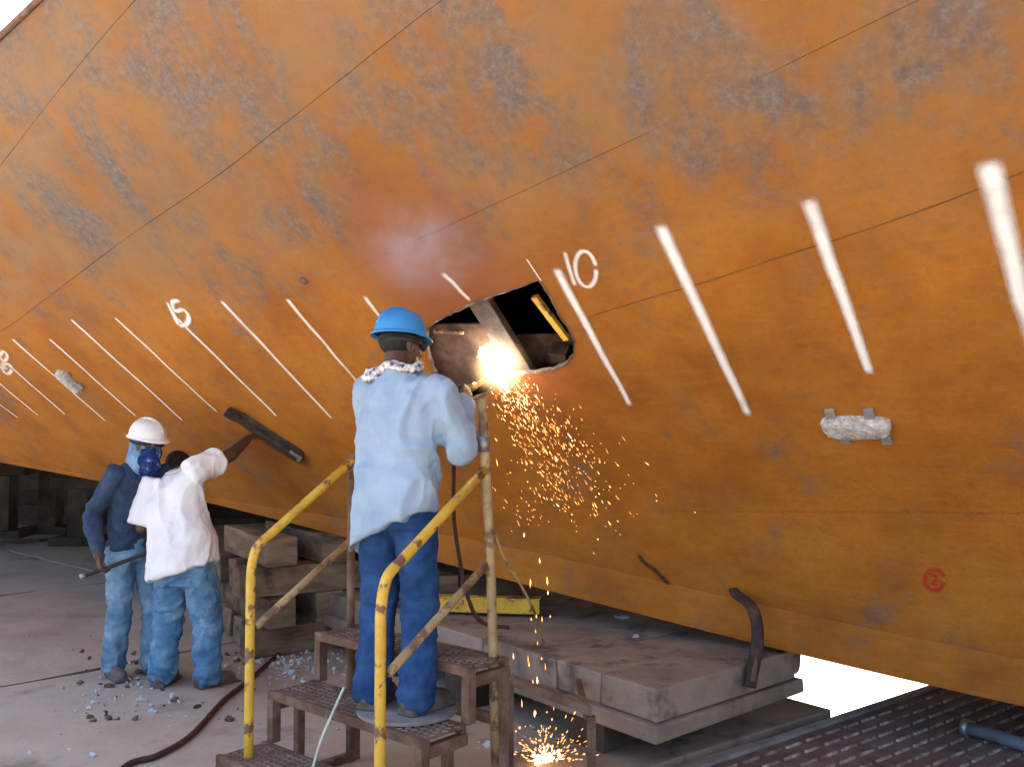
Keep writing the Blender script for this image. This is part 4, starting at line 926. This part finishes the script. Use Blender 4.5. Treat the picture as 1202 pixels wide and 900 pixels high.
for k in range(22):     # drips falling past the rail
    p = at_y(628 + random.gauss(0, 9), U_(620, 850), 4.55 + U_(-.1, .1)); spark(b2 if rnd() < .4 else b1, p, Vector((.05, 0, -1)), .015 + .03 * rnd(), .002 + .003 * rnd())
for k in range(260):    # sparks bursting on the ground
    r = abs(random.gauss(0, 1)); a = U_(0, math.pi); px = 642 + math.cos(a) * r * 28; py = 893 - math.sin(a) * r * 26
    p = at_y(px, py, 4.62 + U_(-.12, .12)); spark(b2 if r < .7 else b1, p, Vector((math.cos(a), U_(-.3, .3), math.sin(a))), .008 + .016 * rnd(), .002 + .004 * rnd() ** 2)
for b_, m_ in ((b1, 'spark1'), (b2, 'spark2')):
    tag(put('sparks', b_, MT[m_]), 'shower of orange sparks falling from the cut' if m_ == 'spark1' else 'bright yellow sparks in the heart of the shower', 'sparks', None, 'stuff')
gp = at_y(643, 893, 4.64); bm = bmesh.new()
for k in range(14): lump(bm, gp + Vector((U_(-.09, .09), U_(-.09, .09), U_(-.03, .02))), U_(.008, .018), (1, 1, .5), .2)
tag(put('molten_slag', bm, MT['spark2'], None, False, gp), 'glowing slag heap on the ground beside the steps', 'slag', None, 'stuff')
def volume(name, c, x, y, z, col, dens, emi=0, ecol=(1, .6, .25), nscale=3):
    m = bpy.data.materials.new(name); m.use_nodes = True; nt = m.node_tree; nt.nodes.clear()
    out = _n(nt, 'ShaderNodeOutputMaterial'); v = _n(nt, 'ShaderNodeVolumePrincipled'); nt.links.new(v.outputs[0], out.inputs['Volume'])
    tc = _n(nt, 'ShaderNodeTexCoord').outputs['Object']; ln = _n(nt, 'ShaderNodeVectorMath', operation='LENGTH'); nt.links.new(tc, ln.inputs[0])
    fall = _math(nt, 'SUBTRACT', 1.0, _smooth(nt, ln.outputs['Value'], .0, 1.0))
    v.inputs['Color'].default_value = (*col, 1)
    nzv = _smooth(nt, _noise(nt, tc, nscale, 4, .6), .35, .7)
    d = _math(nt, 'MULTIPLY', _math(nt, 'MULTIPLY', fall, nzv), dens) if dens else None
    if d: nt.links.new(d, v.inputs['Density'])
    else: v.inputs['Density'].default_value = 0
    if emi:
        e = _math(nt, 'MULTIPLY', _math(nt, 'POWER', fall, 2.2), emi); nt.links.new(e, v.inputs['Emission Strength']); v.inputs['Emission Color'].default_value = (*ecol, 1)
    bm = bmesh.new(); bmesh.ops.create_icosphere(bm, subdivisions=3, radius=1)
    me = bpy.data.meshes.new(name); bm.to_mesh(me); bm.free(); me.materials.append(m); o = bpy.data.objects.new(name, me); COL.objects.link(o)
    o.matrix_world = Matrix(((x[0], y[0], z[0], c[0]), (x[1], y[1], z[1], c[1]), (x[2], y[2], z[2], c[2]), (0, 0, 0, 1))); return o
c = at_y(585, 430, 4.62); q = volume('glow', c, Vector((.15, 0, -.10)), Vector((0, .13, 0)), Vector((.10, 0, .16)), (1, .62, .32), 0, 20)
q.parent = fl; q.matrix_parent_inverse = Matrix.Translation(-FP)
c = at_y(500, 282, 4.25); o = volume('smoke', c, Vector((.34, 0, -.12)), Vector((0, .22, 0)), Vector((-.10, 0, .30)), (.80, .80, .95), 5.0, nscale=1.6)
tag(o, 'thin bluish smoke drifting up the hull above the welder', 'smoke', None, 'stuff')
